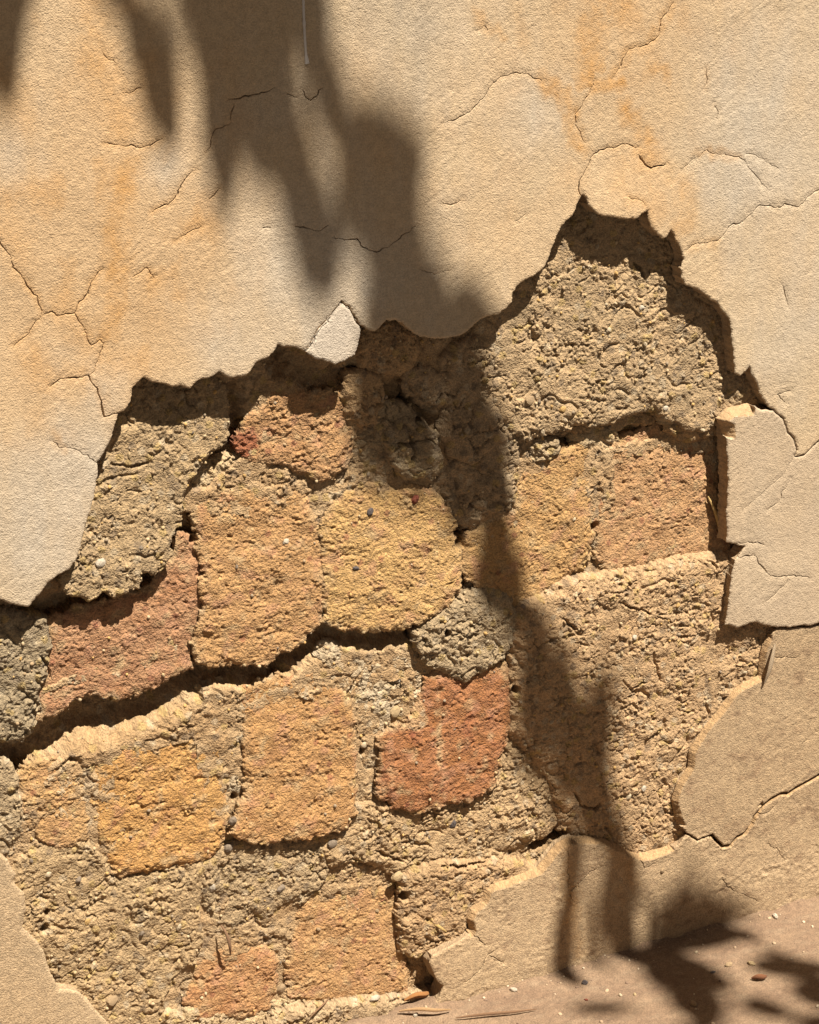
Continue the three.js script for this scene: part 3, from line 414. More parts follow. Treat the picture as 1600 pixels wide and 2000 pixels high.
// bricks
const Y = tone(220, 176, 108), Y2 = tone(208, 160, 98), O_ = tone(212, 158, 88), RED = tone(176, 116, 62), RB = tone(190, 138, 94), RB2 = tone(166, 104, 70), BF = tone(204, 156, 100), BF2 = tone(190, 144, 96);
const bricks = [
  ['red brown brick under the left undercoat patch', [[95, 1215], [150, 1190], [230, 1170], [300, 1150], [330, 1100], [352, 1050], [392, 1050], [398, 1120], [398, 1190], [386, 1231], [379, 1269], [374, 1297], [364, 1310], [322, 1329], [277, 1355], [236, 1368], [206, 1359], [161, 1359], [142, 1370], [124, 1389], [101, 1400], [75, 1407], [73, 1362], [86, 1325], [92, 1280], [97, 1242]], -0.024, BR(RB, tone(200, 152, 106), RED, 0.7), [0.0, 0.01]],
  ['buff brick with a red corner under the loose chip', [[462, 872], [472, 840], [490, 815], [515, 785], [530, 765], [560, 755], [610, 765], [660, 768], [682, 785], [692, 830], [697, 860], [690, 890], [675, 915], [650, 930], [620, 940], [600, 930], [570, 915], [540, 905], [500, 905], [475, 895]], -0.022, BR(BF, BF2, RED, 0.3), [0, 0.02]],
  ['tall buff brick in the middle course', [[375, 1000], [395, 985], [430, 968], [480, 958], [540, 965], [590, 962], [610, 985], [615, 1010], [625, 1040], [632, 1090], [635, 1140], [630, 1190], [625, 1220], [605, 1235], [590, 1255], [560, 1270], [530, 1290], [500, 1298], [470, 1297], [440, 1300], [405, 1302], [385, 1295], [378, 1270], [385, 1235], [400, 1190], [398, 1120], [395, 1060], [385, 1030]], -0.019, BR(BF, tone(212, 164, 104), Y2, 0.5), [0, 0]],
  ['yellow brick with a dark red inclusion', [[640, 1005], [680, 965], [720, 948], [770, 955], [800, 950], [850, 960], [875, 985], [890, 1020], [898, 1060], [903, 1100], [895, 1150], [880, 1175], [850, 1200], [810, 1220], [760, 1232], [700, 1234], [660, 1228], [634, 1215], [634, 1180], [638, 1130], [632, 1080], [630, 1045]], -0.017, BR(Y, tone(212, 168, 106), tone(188, 132, 90), 0.5), [0, 0]],
  ['ochre brick beside the branch shadow', [[1005, 1000], [1015, 940], [1045, 890], [1080, 872], [1110, 875], [1150, 865], [1162, 920], [1157, 970], [1152, 1010], [1160, 1050], [1152, 1090], [1120, 1120], [1080, 1140], [1050, 1165], [1010, 1185], [985, 1180], [940, 1155], [908, 1130], [903, 1070], [910, 1040], [950, 1022], [985, 1012]], -0.021, BR(tone(210, 166, 104), Y2, tone(178, 126, 88), 0.4), [0, 0]],
  ['orange buff brick at the right under the undercoat', [[1165, 900], [1195, 865], [1250, 845], [1300, 825], [1340, 840], [1415, 835], [1430, 900], [1432, 980], [1435, 1040], [1425, 1085], [1360, 1085], [1300, 1095], [1270, 1105], [1220, 1115], [1180, 1118], [1162, 1090], [1166, 1050], [1158, 1010], [1162, 960]], -0.023, BR(tone(210, 164, 112), tone(204, 156, 102), tone(192, 130, 78), 0.4), [0, 0.01]],
  ['bright ochre brick at the lower left', [[200, 1470], [240, 1445], [300, 1425], [350, 1405], [400, 1400], [430, 1420], [438, 1460], [441, 1520], [445, 1580], [444, 1620], [432, 1650], [420, 1665], [390, 1680], [350, 1690], [300, 1695], [260, 1705], [225, 1708], [218, 1690], [200, 1650], [187, 1600], [177, 1550], [175, 1510]], -0.023, BR(O_, tone(218, 168, 98), tone(200, 142, 86), 0.5), [0, 0]],
  ['ochre buff brick in the lower course', [[480, 1350], [520, 1335], [570, 1322], [620, 1320], [660, 1335], [685, 1360], [695, 1400], [697, 1450], [697, 1500], [694, 1550], [690, 1590], [675, 1615], [640, 1625], [600, 1632], [565, 1640], [530, 1640], [500, 1645], [470, 1640], [450, 1625], [462, 1590], [477, 1560], [484, 1500], [480, 1450], [478, 1400]], -0.017, BR(tone(210, 160, 98), tone(200, 150, 92), tone(170, 108, 66), 0.25), [0, -0.03]],
  ['red fired brick under the grey lump', [[745, 1440], [770, 1425], [800, 1415], [825, 1380], [835, 1325], [870, 1310], [910, 1315], [960, 1300], [998, 1300], [1005, 1350], [1002, 1400], [990, 1440], [978, 1480], [965, 1530], [940, 1555], [900, 1565], [860, 1575], [810, 1587], [775, 1580], [745, 1560], [742, 1520], [748, 1480]], -0.014, null, [0, -0.02]],
  ['small buff brick at the left edge', [[40, 1510], [60, 1492], [90, 1485], [130, 1485], [160, 1500], [168, 1560], [172, 1600], [165, 1640], [120, 1660], [80, 1640], [50, 1605], [35, 1560]], -0.024, BR(BF, tone(214, 170, 108), tone(176, 124, 92), 0.3), [0, 0]],
  ['red brown brick at the bottom', [[390, 1885], [420, 1858], [470, 1845], [530, 1855], [545, 1880], [540, 1930], [530, 1970], [480, 1985], [420, 1985], [385, 1990], [360, 1960], [380, 1920]], -0.021, BR(tone(202, 146, 92), tone(206, 158, 102), tone(174, 112, 74), 0.8), [0, 0]],
  ['orange buff brick at the bottom', [[590, 1760], [640, 1745], [700, 1735], [750, 1738], [778, 1732], [787, 1770], [785, 1810], [792, 1860], [800, 1900], [790, 1935], [740, 1950], [680, 1955], [620, 1958], [570, 1945], [557, 1900], [567, 1860], [582, 1810]], -0.020, BR(tone(210, 164, 104), tone(204, 154, 100), tone(188, 136, 94), 0.6), [0, 0]],
];
const redBrick = (() => { const pale = blobs([[820, 1395, 0.020, 1.0], [838, 1425, 0.012, 0.8], [900, 1480, 0.016, 0.4], [850, 1545, 0.012, 0.5]]), b = BR(RED, tone(186, 126, 80), tone(158, 92, 56), 0.7), m = mortarColor(tone(214, 172, 122), tone(200, 156, 106)); return (u, v, s) => mix(b(u, v, s), m(u, v), sm(0.35, 0.6, pale(u, v) + 0.25 * fbm(u / 0.012, v / 0.012, 3))); })();
const cornerRed = blobs([[500, 885, 0.016, 1.2]]);
for (const b of bricks) b.pd = polyDist(poly(b[1], b[2]));
bricks.forEach(([label, pts, z0, color, tilt], i) => {
  let col = color || redBrick; if (i === 1) { const c0 = color; col = (u, v, s) => mix(c0(u, v, s), tone(168, 98, 60), Math.min(0.9, sm(0.3, 0.7, cornerRed(u, v) + 0.3 * fbm(u / 0.01, v / 0.01, 2)))); }
  part('brick', lump(pts, z0, { color: col, H: brickH, r: 0.013, drop: 0.0045, gap: -0.002, edge: 0.0045, back: -0.066, tilt: [tilt[0], tilt[1] - 0.05], warp: 0.0006, k: i === 1 ? 1.4 : 1.0, seedE: i * 5.7 }), mRough, wall, label); coverAdd(pts, z0);
});

// bedding mortar behind everything, with raked-out joints
const joints = lines([[[[-60, 1560], [20, 1500], [60, 1450], [150, 1405], [240, 1385], [330, 1345], [375, 1315]], 0.075, 0.028], [[[385, 1305], [470, 1310], [540, 1300], [600, 1265], [630, 1235]], 0.045, 0.022], [[[640, 1240], [720, 1245], [830, 1225]], 0.036, 0.016], [[[895, 1010], [908, 1060], [905, 1130]], 0.02, 0.016], [[[1000, 1330], [1010, 1350]], 0.016, 0.02], [[[550, 700], [620, 740], [690, 745], [790, 780], [830, 820]], 0.04, 0.014], [[[400, 790], [450, 770], [470, 860], [400, 930]], 0.03, 0.016], [[[1060, 870], [1200, 860], [1290, 835]], 0.022, 0.012], [[[70, 1260], [130, 1230], [240, 1190], [330, 1140], [365, 1080]], 0.12, 0.022], [[[760, 1590], [900, 1590]], 0.02, 0.01], [[[1050, 1650], [1100, 1625]], 0.016, 0.018]], -0.03, 0.06, 0.075, 0.003, true);
const bedColor = mortarColor(tone(196, 158, 108), tone(206, 174, 128));
part('bedding_mortar', slab({ P: [W(-300, 1100), W(160, 760), W(560, 600), W(1000, 480), W(1140, 330), W(1480, 450), W(1600, 800), W(1620, 1300), W(1500, 1720), [W(1500, 1720)[0], -0.03], [-0.62, -0.03], W(-320, 1700)], back: -0.085, color: bedColor, n: viewN(3), warp: 0.001,
  skip: (u, v) => cover.some(f => f(u, v)), z: (u, v) => { const j = joints(u, v); let h = -0.030 + 0.8 * roughH(u + 3, v + 1) + hollow(u, v); if (j) h -= (j[2] + 0.004) * (1 - sm(0.1, 1.15, (j[0] + 0.011 * fbm(u / 0.022, v / 0.022 + 5, 4)) / (j[1] * 0.5))); return Math.max(h, -0.078); } }), mRough, wall);
console.log('relief triangles', triCount, JSON.stringify(tally));

// aggregate: pebbles held in the mortar
const pebbleGeos = [0, 1, 2, 3, 4].map(k => { const g = new THREE.IcosahedronGeometry(1, 2), p = g.attributes.position; for (let i = 0; i < p.count; i++) { const x = p.getX(i), y = p.getY(i), z = p.getZ(i), s = 1 + 0.22 * noise(x * 1.3 + k * 9, y * 1.3 + z * 0.9) + 0.10 * noise(x * 3 + k, z * 3 + y); p.setXYZ(i, x * s, y * s * 0.85, z * s * 0.75); } g.computeVertexNormals(); return g; });
const stoneMat = (r, g, b) => { const m = new THREE.MeshStandardMaterial({ roughness: 0.9, bumpMap: bumpRough, bumpScale: 0.0004 }); m.color.setRGB(...tone(r, g, b)); return m; };
const stones = [stoneMat(196, 166, 116), stoneMat(176, 146, 104), stoneMat(214, 190, 148), stoneMat(150, 130, 104), stoneMat(206, 164, 96)];
const whiteStone = stoneMat(214, 196, 164), darkStone = stoneMat(96, 84, 76), redStone = stoneMat(142, 70, 44);

const peb = (x, y, r, mat, sx = 1, sy = 1, rot = 0) => {
  const [u, v, z] = faceAt(x, y), m = part('pebble', pebbleGeos[Math.floor(rnd() * 5)], mat, wall); m.position.set(u, v, z - r * 0.15); m.scale.set(r * sx, r * sy, r * 0.8); m.rotation.set(rnd() * 0.6, rnd() * 0.6, rot); return m;
};
const px = 0.00054;
peb(1035, 782, 13 * px, stones[1], 1.1, 1.1); peb(1300, 798, 8 * px, whiteStone); peb(1258, 1540, 9 * px, whiteStone); peb(1228, 1558, 9 * px, stones[2], 0.7, 1.3, -0.3); peb(812, 976, 11 * px, redStone, 0.9, 1.1); peb(724, 1000, 9 * px, darkStone, 0.9, 1.2, -0.4);
peb(697, 1110, 8 * px, darkStone, 1.3, 0.6, -0.4); peb(559, 1058, 8 * px, whiteStone); peb(197, 1100, 12 * px, whiteStone, 1, 0.9); peb(780, 1328, 10 * px, whiteStone); peb(1100, 800, 9 * px, stones[4]); peb(1190, 645, 7 * px, stones[2]); peb(1255, 600, 10 * px, whiteStone, 1, 0.8);
peb(1085, 605, 8 * px, stones[0]); peb(1060, 845, 9 * px, stones[2], 0.6, 1.4, 0.3); peb(550, 1735, 11 * px, stones[3], 1.2, 0.8); peb(415, 1735, 8 * px, whiteStone, 0.8, 1.6); peb(350, 1812, 8 * px, stones[2], 0.7, 1.4, -0.2); peb(172, 1800, 9 * px, stones[4]); peb(95, 1708, 8 * px, stones[2]);
peb(448, 1655, 14 * px, stones[3], 0.9, 0.8, 0.4); peb(455, 1604, 11 * px, stones[3], 0.8, 1.1); peb(220, 1955, 14 * px, stones[1], 1.1, 1); peb(550, 1932, 13 * px, stones[1], 1, 1.2); peb(885, 1610, 10 * px, darkStone, 0.9, 1.2); peb(1240, 1245, 8 * px, whiteStone); peb(772, 1390, 16 * px, stones[0], 0.9, 1.1, 0.3); peb(712, 1455, 10 * px, stones[2]);
peb(650, 1648, 12 * px, stones[3], 1, 1); peb(705, 1665, 11 * px, stones[1]); peb(1295, 1700, 7 * px, stones[1]); peb(1312, 1702, 6 * px, stones[1]); peb(777, 1713, 15 * px, stones[0], 1, 0.9); peb(1448, 772, 9 * px, stones[0]);
const spots = [];
for (let i = 0; i < 2600 && spots.length < 900; i++) {
  const x = rnd() * 1600, y = 380 + rnd() * 1620, [u, v] = W(x, y, -0.02), h = reliefAt(u, v);
  if (h > -0.010 || h < -0.042) continue;
  if (plasterPolys.some(f => f(u, v) > -0.006)) continue;
  const onBrick = bricks.some(b => b.pd(u, v) > 0); if (onBrick && rnd() < 0.85) continue;
  spots.push([u, v, h]);
}
spots.forEach(([u, v, h], i) => {
  if (i >= 130) return; const r = (3 + 5.5 * rnd() * rnd()) * px, m = part('pebble', pebbleGeos[i % 5], stones[Math.floor(rnd() * 5)], wall); m.position.set(u, v, h - r * 0.2); m.scale.set(r * (0.8 + 0.5 * rnd()), r, r * 0.8); m.rotation.set(rnd() * 3, rnd() * 3, rnd() * 3);
});
{
  const rest = spots.slice(130), im = new THREE.InstancedMesh(new THREE.IcosahedronGeometry(1, 1), new THREE.MeshStandardMaterial({ roughness: 0.95 }), rest.length), d = new THREE.Object3D(), c = new THREE.Color();
  const pal = [tone(196, 166, 116), tone(176, 146, 104), tone(204, 176, 130), tone(160, 138, 106), tone(206, 164, 96)];
  rest.forEach(([u, v, h], i) => { const r = (1.6 + 2.6 * rnd()) * px; d.position.set(u, v, h); d.scale.set(r * (0.8 + 0.6 * rnd()), r, r * 0.9); d.rotation.set(rnd() * 3, rnd() * 3, rnd() * 3); d.updateMatrix(); im.setMatrixAt(i, d.matrix); c.setRGB(...pal[Math.floor(rnd() * 5)]); im.setColorAt(i, c); });
  im.name = 'fine_gravel'; im.userData.kind = 'stuff'; im.castShadow = im.receiveShadow = true; wall.add(im);
}

// ---------------------------------------------------------------- the ground
const C_G1 = tone(164, 134, 101), C_G2 = tone(146, 116, 87), C_G3 = tone(178, 152, 118);
const groundY = (x, z) => { const base = 0.016 * Math.exp(-Math.max(0, z + 0.002) / 0.014) * (0.6 + 0.7 * fbm(x / 0.05, 3, 3)); return 0.0035 * fbm(x / 0.22 + 4, z / 0.12, 3) + 0.0014 * fbm(x / 0.03, z / 0.02 + 7, 3) + 0.0005 * noise(x / 0.005, z / 0.005) + base; };
function groundPatch() {
  const x0 = -0.9, x1 = 1.7, z0 = -0.05, z1 = 0.5, pos = [], col = [], uv = [], idx = [];
  const xs = [], zs = []; for (let x = x0; x < x1; x += (x > 0.0 && x < 0.75) ? 0.003 : 0.012) xs.push(x); for (let z = z0; z < z1; z += z < 0.22 ? 0.0025 : 0.012) zs.push(z);
  for (const z of zs) for (const x of xs) {
    pos.push(x, groundY(x, z), z); uv.push(x / TILE, z / TILE); const a = fbm(x / 0.12 + 8, z / 0.05, 4), b = fbm(x / 0.03 + 2, z / 0.012, 3);
    let c = mix(C_G1, C_G2, Math.min(1, Math.max(0, 0.4 + a * 1.1))); c = mix(c, C_G3, Math.min(1, Math.max(0, b * 0.9))); c = mul(c, 1 + 0.07 * noise(x / 0.004, z / 0.003)); col.push(...c);
  }
  const nx = xs.length; for (let j = 0; j + 1 < zs.length; j++) for (let i = 0; i + 1 < nx; i++) { const a = j * nx + i; idx.push(a, a + nx, a + 1, a + 1, a + nx, a + nx + 1); }
  const g = new THREE.BufferGeometry(); g.setAttribute('position', new THREE.Float32BufferAttribute(pos, 3)); g.setAttribute('color', new THREE.Float32BufferAttribute(col, 3)); g.setAttribute('uv', new THREE.Float32BufferAttribute(uv, 2)); g.setIndex(idx); g.computeVertexNormals(); return g;
}
const pavement = new THREE.Mesh(groundPatch(), mDirty); pavement.name = 'pavement'; pavement.userData = { kind: 'structure', label: 'dusty concrete paving at the foot of the wall' }; pavement.receiveShadow = pavement.castShadow = true; scene.add(pavement);
{ const g = new THREE.PlaneGeometry(160, 160); g.rotateX(-Math.PI / 2); g.translate(0, -0.012, 0); const m = new THREE.MeshStandardMaterial({ roughness: 1 }); m.color.setRGB(0.055, 0.05, 0.045); const o = new THREE.Mesh(g, m); o.name = 'ground'; o.userData = { kind: 'structure', label: 'dark asphalt beyond the paving' }; o.receiveShadow = true; scene.add(o); }

// ---------------------------------------------------------------- tree whose shade falls on the wall (it stands outside the picture, to the right and above)
const tree = thing('tree', 'leafy tree outside the picture whose branches shade the wall', 'tree');
const mLeaf = new THREE.MeshStandardMaterial({ color: new THREE.Color(0.05, 0.085, 0.03), roughness: 0.75, side: THREE.DoubleSide }), mBark = new THREE.MeshStandardMaterial({ color: new THREE.Color(0.13, 0.095, 0.065), roughness: 0.95, bumpMap: bumpRough, bumpScale: 0.004 });
const aloft = (x, y, d) => { const zf = y > 690 && y < 1630 ? -0.02 : 0, [u, v] = W(x, y, zf); if (v < 0) { const [gx, gz] = G(x, y); return new THREE.Vector3(gx, 0, gz).addScaledVector(SUN, d); } return new THREE.Vector3(u, v, zf).addScaledVector(SUN, d); };
function leafGeo(A, B, w, bend = 0.02, shape = 0.5) {
  const ax = B.clone().sub(A), side = new THREE.Vector3().crossVectors(SUN, ax).normalize(), n = 12, pos = [], idx = [];
  for (let i = 0; i <= n; i++) { const t = i / n, ww = w * Math.pow(Math.sin(Math.PI * Math.min(1, Math.pow(t, 0.8) * 0.98 + 0.01)), shape + 0.2), c = A.clone().addScaledVector(ax, t).addScaledVector(SUN, bend * Math.sin(t * 3.1) * 2); for (const k of [-1, -0.5, 0, 0.5, 1]) { const p = c.clone().addScaledVector(side, k * ww * 0.5).addScaledVector(SUN, -Math.abs(k) * ww * 0.12 * -1); pos.push(p.x, p.y, p.z); } }
  for (let i = 0; i < n; i++) for (let k = 0; k < 4; k++) { const a = i * 5 + k; idx.push(a, a + 1, a + 5, a + 1, a + 6, a + 5); }
  const g = new THREE.BufferGeometry(); g.setAttribute('position', new THREE.Float32BufferAttribute(pos, 3)); g.setIndex(idx); g.computeVertexNormals(); return g;
}
const leaf = (x0, y0, x1, y1, w, d = 3.1, bend = 0.02) => (d -= 0.8, part('leaf', leafGeo(aloft(x0, y0, d), aloft(x1, y1, d - 0.06), w * px, bend), mLeaf, tree));
const limbPoints = [];
const limb = (pts, r0, r1) => { const c = new THREE.CatmullRomCurve3(pts); limbPoints.push(...c.getSpacedPoints(24)); const n = 40, g = new THREE.TubeGeometry(c, n, 1, 8), p = g.attributes.position; for (let i = 0; i <= n; i++) { const o = c.getPointAt(i / n), r = r0 + (r1 - r0) * i / n; for (let j = 0; j <= 8; j++) { const k = i * 9 + j; p.setXYZ(k, o.x + (p.getX(k) - o.x) * r, o.y + (p.getY(k) - o.y) * r, o.z + (p.getZ(k) - o.z) * r); } } g.computeVertexNormals(); return part('branch', g, mBark, tree); };
// hanging sprays: [base x, base y, tip x, tip y, width, distance]
const leaves = [
  [-30, -240, 22, 225, 100, 3.2], [-70, -120, -10, 205, 110, 3.4], [40, -200, 50, 60, 60, 3.6],
  [180, -90, 290, 60, 44, 3.3], [250, -10, 320, 190, 62, 3.3], [285, 60, 345, 300, 70, 3.3], [330, -200, 350, 150, 50, 5.2],
  [425, -240, 440, 270, 130, 3.5], [500, -260, 480, 300, 160, 3.5], [540, -200, 530, 260, 100, 3.8], [420, 40, 445, 440, 84, 3.8], [400, -160, 405, 190, 50, 3.3], [470, 140, 570, 360, 100, 3.7], [530, 210, 620, 440, 84, 3.8], [560, -240, 550, 60, 80, 3.8], [570, -100, 590, 260, 40, 5.2],
  [560, 300, 660, 580, 90, 4.0], [600, 400, 650, 590, 90, 3.8],
  [585, -220, 640, 210, 60, 3.7], [605, 60, 690, 330, 66, 3.8], [640, 240, 840, 300, 70, 3.9], [690, 270, 800, 360, 90, 3.9], [800, 270, 800, 430, 60, 4.0], [660, 260, 730, 420, 60, 4.2], [770, 330, 830, 560, 70, 4.2], [715, 380, 780, 640, 66, 4.1], [800, 470, 870, 700, 60, 4.3], [640, 380, 720, 520, 40, 4.6],
  [880, 560, 960, 800, 70, 3.3], [915, 640, 950, 900, 110, 3.3], [930, 780, 1000, 1020, 84, 3.3], [780, 600, 830, 800, 80, 4.2], [720, 640, 760, 900, 60, 4.6], [820, 690, 850, 960, 90, 4.2], [880, 820, 930, 1030, 90, 3.6], [700, 610, 880, 720, 90, 4.2], [690, 760, 790, 930, 70, 4.4],
  [960, 900, 1005, 1180, 70, 3.3], [975, 1040, 1020, 1260, 84, 3.3], [940, 1060, 970, 1230, 60, 3.5], [1010, 1180, 1080, 1420, 76, 3.7], [1050, 1280, 1130, 1480, 84, 3.8], [1010, 1320, 1060, 1520, 70, 3.9], [1100, 1380, 1180, 1600, 96, 3.8], [1130, 1480, 1220, 1690, 90, 3.4], [1080, 1420, 1110, 1600, 70, 4.1], [1160, 1300, 1190, 1480, 60, 4.6],
  [1170, 1580, 1250, 1760, 70, 3.3], [1200, 1640, 1290, 1890, 78, 3.3], [1104, 1620, 1118, 1800, 60, 3.4], [1110, 1730, 1140, 1930, 66, 3.4], [1270, 1770, 1480, 1790, 60, 4.0], [1330, 1700, 1430, 1830, 60, 4.6], [1380, 1720, 1490, 1840, 50, 3.5], [1160, 1700, 1200, 1900, 50, 4.6],
  [1235, 1850, 1390, 1900, 110, 4.2], [1260, 1845, 1480, 1822, 90, 4.0], [1290, 1870, 1440, 1935, 110, 4.4], [1330, 1910, 1400, 2010, 130, 4.5], [1250, 1880, 1330, 1950, 60, 4.6], [1460, 1885, 1640, 1895, 90, 4.2], [1540, 1930, 1700, 1950, 130, 4.2], [1440, 1950, 1560, 1990, 80, 4.8], [1560, 1985, 1680, 2040, 120, 4.4], [1110, 1972, 1250, 1968, 50, 4.6], [1300, 2010, 1440, 2060, 120, 4.5], [1480, 1850, 1560, 1880, 40, 4.8],
];
for (const l of leaves) leaf(...l);
limb([aloft(540, -420, 2.35), aloft(575, -180, 2.32), aloft(612, 40, 2.3), aloft(668, 260, 2.3), aloft(740, 430, 2.3), aloft(850, 620, 2.3), aloft(945, 800, 2.3), aloft(1000, 1050, 2.3)], 0.010, 0.007);
limb([aloft(1000, 1050, 2.3), aloft(1040, 1230, 2.3), aloft(1130, 1450, 2.3), aloft(1210, 1650, 2.3), aloft(1270, 1850, 2.3), aloft(1400, 2080, 2.3)], 0.007, 0.004);
limb([aloft(540, -420, 2.35), aloft(470, -200, 2.3), aloft(445, 100, 2.3)], 0.007, 0.003);
limb([aloft(540, -420, 2.35), aloft(200, -250, 2.3), aloft(20, -120, 2.2)], 0.006, 0.003);
limb([new THREE.Vector3(2.35, 4.1, 1.3), new THREE.Vector3(1.5, 4.5, 1.2), new THREE.Vector3(0.7, 4.3, 1.05), aloft(540, -420, 2.35)], 0.05, 0.012);
for (const [x, y, , , , d] of leaves) {   // each leaf hangs on its own thin stalk
  const a = aloft(x, y, d - 0.8); let b = limbPoints[0]; for (const p of limbPoints) if (p.distanceToSquared(a) < b.distanceToSquared(a)) b = p;
  if (b.distanceTo(a) > 0.45) continue;
  part('stalk', new THREE.TubeGeometry(new THREE.CatmullRomCurve3([a, a.clone().lerp(b, 0.5).add(new THREE.Vector3(0, 0.02, 0)), b]), 8, 0.0007, 5), mBark, tree);
}
{ const m = limb([new THREE.Vector3(2.6, -0.1, 1.7), new THREE.Vector3(2.5, 1.4, 1.6), new THREE.Vector3(2.55, 3.0, 1.65), new THREE.Vector3(2.35, 4.15, 1.3)], 0.11, 0.06); m.name = 'trunk'; }

// ---------------------------------------------------------------- small things lying about
const onGround = (x, y) => { const [gx, gz] = G(x, y); return new THREE.Vector3(gx, groundY(gx, gz), gz); };
function stoneOn(x, y, w, mat, label, sy = 0.6) { const m = single('pebble', pebbleGeos[Math.floor(rnd() * 5)], mat, label, 'pebble', 'pebbles on the paving'); const p = onGround(x, y), r = w * px * 0.5; m.scale.set(r, r * sy, r * 0.8); m.position.copy(p); m.position.y += r * sy * 0.45; m.rotation.y = rnd() * 3; return m; }
stoneOn(1514, 1794, 18, whiteStone, 'white pebble at the foot of the wall', 0.9); stoneOn(1142, 1924, 14, darkStone, 'black angular pebble on the paving', 1.1); stoneOn(1424, 1886, 22, stones[1], 'flat tan pebble in the branch shade, left of its pair', 0.5); stoneOn(1468, 1883, 20, stones[0], 'flat pale tan pebble in the branch shade, right of its pair', 0.5);
stoneOn(1355, 1961, 22, stones[1], 'tan pebble near the bottom edge of the picture', 0.6); stoneOn(1003, 1940, 18, whiteStone, 'cream pebble at the foot of the wall beside the twig', 0.7); stoneOn(1360, 1862, 10, stones[2], 'tiny tan pebble just below the wall in shade', 0.7); stoneOn(1240, 1943, 11, stones[0], 'small tan pebble left of the shaded patch', 0.6); stoneOn(1392, 1900, 14, darkStone, 'thin dark flake in the branch shade', 0.25);
stoneOn(1212, 1945, 12, stones[2], 'small pale pebble beside the small tan one', 0.6); stoneOn(1145, 1955, 9, redStone, 'tiny red brown pebble on the paving', 0.6); stoneOn(812, 1993, 14, whiteStone, 'small cream pebble under the dry leaf blade', 0.8);
function strip(A, B, w, mat, name, label, category, bow = 0.004, parent) {
  const c = new THREE.CatmullRomCurve3([A, A.clone().lerp(B, 0.35).add(new THREE.Vector3(0, bow, bow)), A.clone().lerp(B, 0.7).add(new THREE.Vector3(0, bow * 0.6, bow * 1.2)), B]), n = 24, g = new THREE.TubeGeometry(c, n, 1, 6), p = g.attributes.position;
  for (let i = 0; i <= n; i++) { const o = c.getPointAt(i / n), t = i / n, r = w * (0.25 + 0.75 * Math.sin(Math.PI * Math.min(0.97, t * 0.9 + 0.06))); for (let j = 0; j <= 6; j++) { const k = i * 7 + j; p.setXYZ(k, o.x + (p.getX(k) - o.x) * r, o.y + (p.getY(k) - o.y) * r, o.z + (p.getZ(k) - o.z) * r * 0.6); } }
  g.computeVertexNormals(); return single(name, g, mat, label, category);
}
const mStraw = stoneMat(222, 184, 110), mTwig = stoneMat(150, 112, 76), mDry = stoneMat(176, 118, 58), mBlade = stoneMat(198, 156, 104);
const V = a => new THREE.Vector3(...a), lift = (x, y, dz = 0.002) => { const a = faceAt(x, y); a[2] += dz; return V(a); };
strip(lift(1380, 968, 0.003), lift(1403, 1040, 0.003), 0.0022, mStraw, 'straw', 'pale straw stuck upright beside the right plaster slab', 'straw', 0.003);
strip(lift(838, 1800, 0.003), lift(870, 1818, 0.003), 0.002, mStraw, 'straw', 'short straw on the mortar above the plaster skirt', 'straw', 0.002);
strip(lift(426, 1800, 0.008), lift(443, 1858, 0.010), 0.002, mTwig, 'root', 'thin brown root hanging out of the mortar', 'root', 0.006);
strip(lift(602, 1985, 0.004), lift(640, 1945, 0.004), 0.0014, mTwig, 'straw', 'thin straw leaning at the bottom of the wall', 'straw', 0.002);
strip(lift(1510, 1255, 0.004), lift(1488, 1330, 0.006), 0.0032, stoneMat(196, 170, 132), 'plaster_splinter', 'pale splinter of plaster on the broken edge', 'splinter', 0.002);
{ const a = onGround(890, 1995), b = onGround(1048, 1976); a.y += 0.004; b.y += 0.003; strip(a, b, 0.0022, mTwig, 'twig', 'brown twig on the paving at the bottom edge', 'twig', 0.002); }
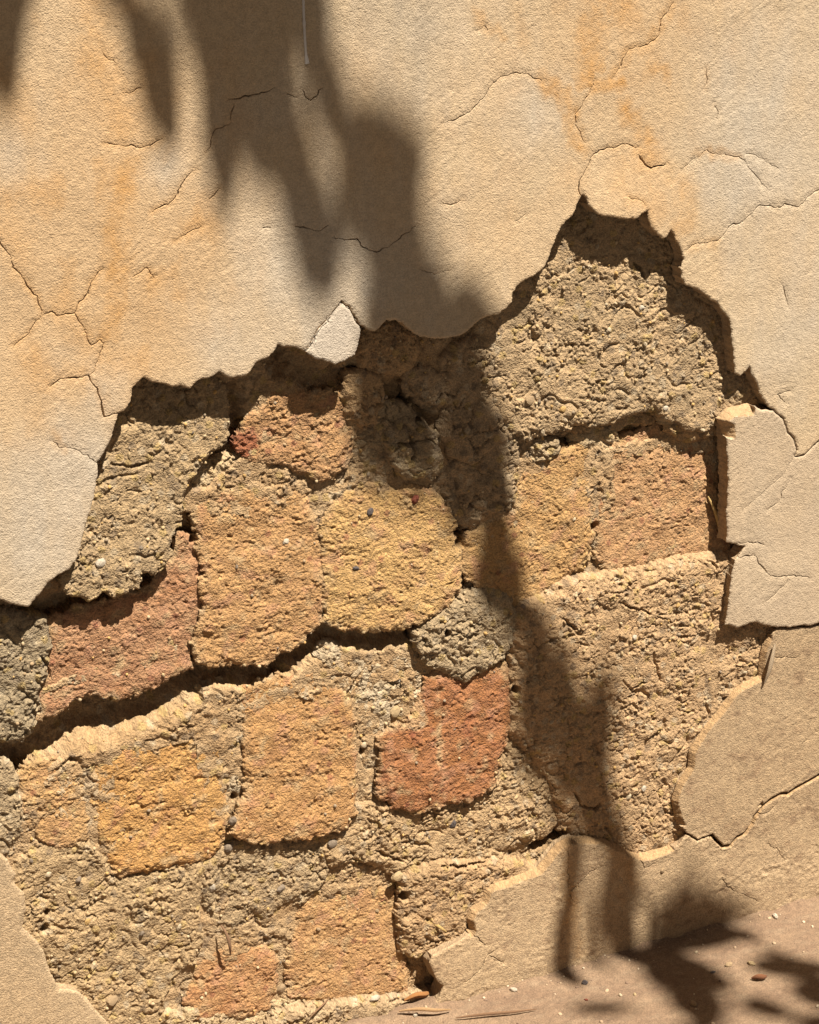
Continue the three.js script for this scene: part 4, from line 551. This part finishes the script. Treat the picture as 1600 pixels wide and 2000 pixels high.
{ const a = lift(770, 1965, 0.012), b = onGround(880, 1985); b.y += 0.006; strip(a, b, 0.0026, mBlade, 'leaf_blade', 'dry leaf blade lying from the wall onto the paving', 'dry leaf', 0.004); }
strip(lift(782, 1946, 0.01), lift(834, 1930, 0.008), 0.004, mDry, 'dry_leaf', 'curled brown dry leaf at the foot of the wall', 'dry leaf', 0.006);
{ const a = onGround(1468, 1914), b = onGround(1497, 1912); a.y += 0.003; b.y += 0.004; strip(a, b, 0.0036, stoneMat(140, 88, 50), 'dry_leaf', 'rust coloured dry leaf on the shaded paving', 'dry leaf', 0.003); }
{ const m = single('pebble', pebbleGeos[2], whiteStone, 'oblong white pebble at the foot of the bottom brick', 'pebble'); const a = lift(731, 1948, 0.002); m.position.copy(a); m.scale.set(12 * px, 7.5 * px, 7 * px); m.rotation.z = 0.15; }
{ const m = single('pebble', pebbleGeos[1], whiteStone, 'smaller cream pebble left of the oblong white one', 'pebble'); const a = lift(692, 1953, 0.002); m.position.copy(a); m.scale.set(8 * px, 6 * px, 6 * px); }
{
  const n = 260, im = new THREE.InstancedMesh(new THREE.IcosahedronGeometry(1, 1), new THREE.MeshStandardMaterial({ roughness: 0.95 }), n), d = new THREE.Object3D(), c = new THREE.Color(), pal = [tone(196, 166, 126), tone(176, 146, 110), tone(214, 190, 152), tone(140, 112, 86)];
  for (let i = 0; i < n; i++) { const x = -0.2 + rnd() * 1.2, z = i < 150 ? rnd() * rnd() * 0.06 : rnd() * 0.3, r = (0.8 + 1.8 * rnd() * rnd()) * 0.001; d.position.set(x, groundY(x, z) + r * 0.3, z); d.scale.set(r * (0.8 + rnd() * 0.8), r * 0.7, r); d.rotation.set(rnd(), rnd() * 6, rnd()); d.updateMatrix(); im.setMatrixAt(i, d.matrix); c.setRGB(...pal[Math.floor(rnd() * 4)]); im.setColorAt(i, c); }
  im.name = 'grit'; im.userData = { kind: 'stuff', label: 'loose grit scattered along the foot of the wall', category: 'grit' }; im.castShadow = im.receiveShadow = true; scene.add(im);
}
renderer.render(scene, camera);
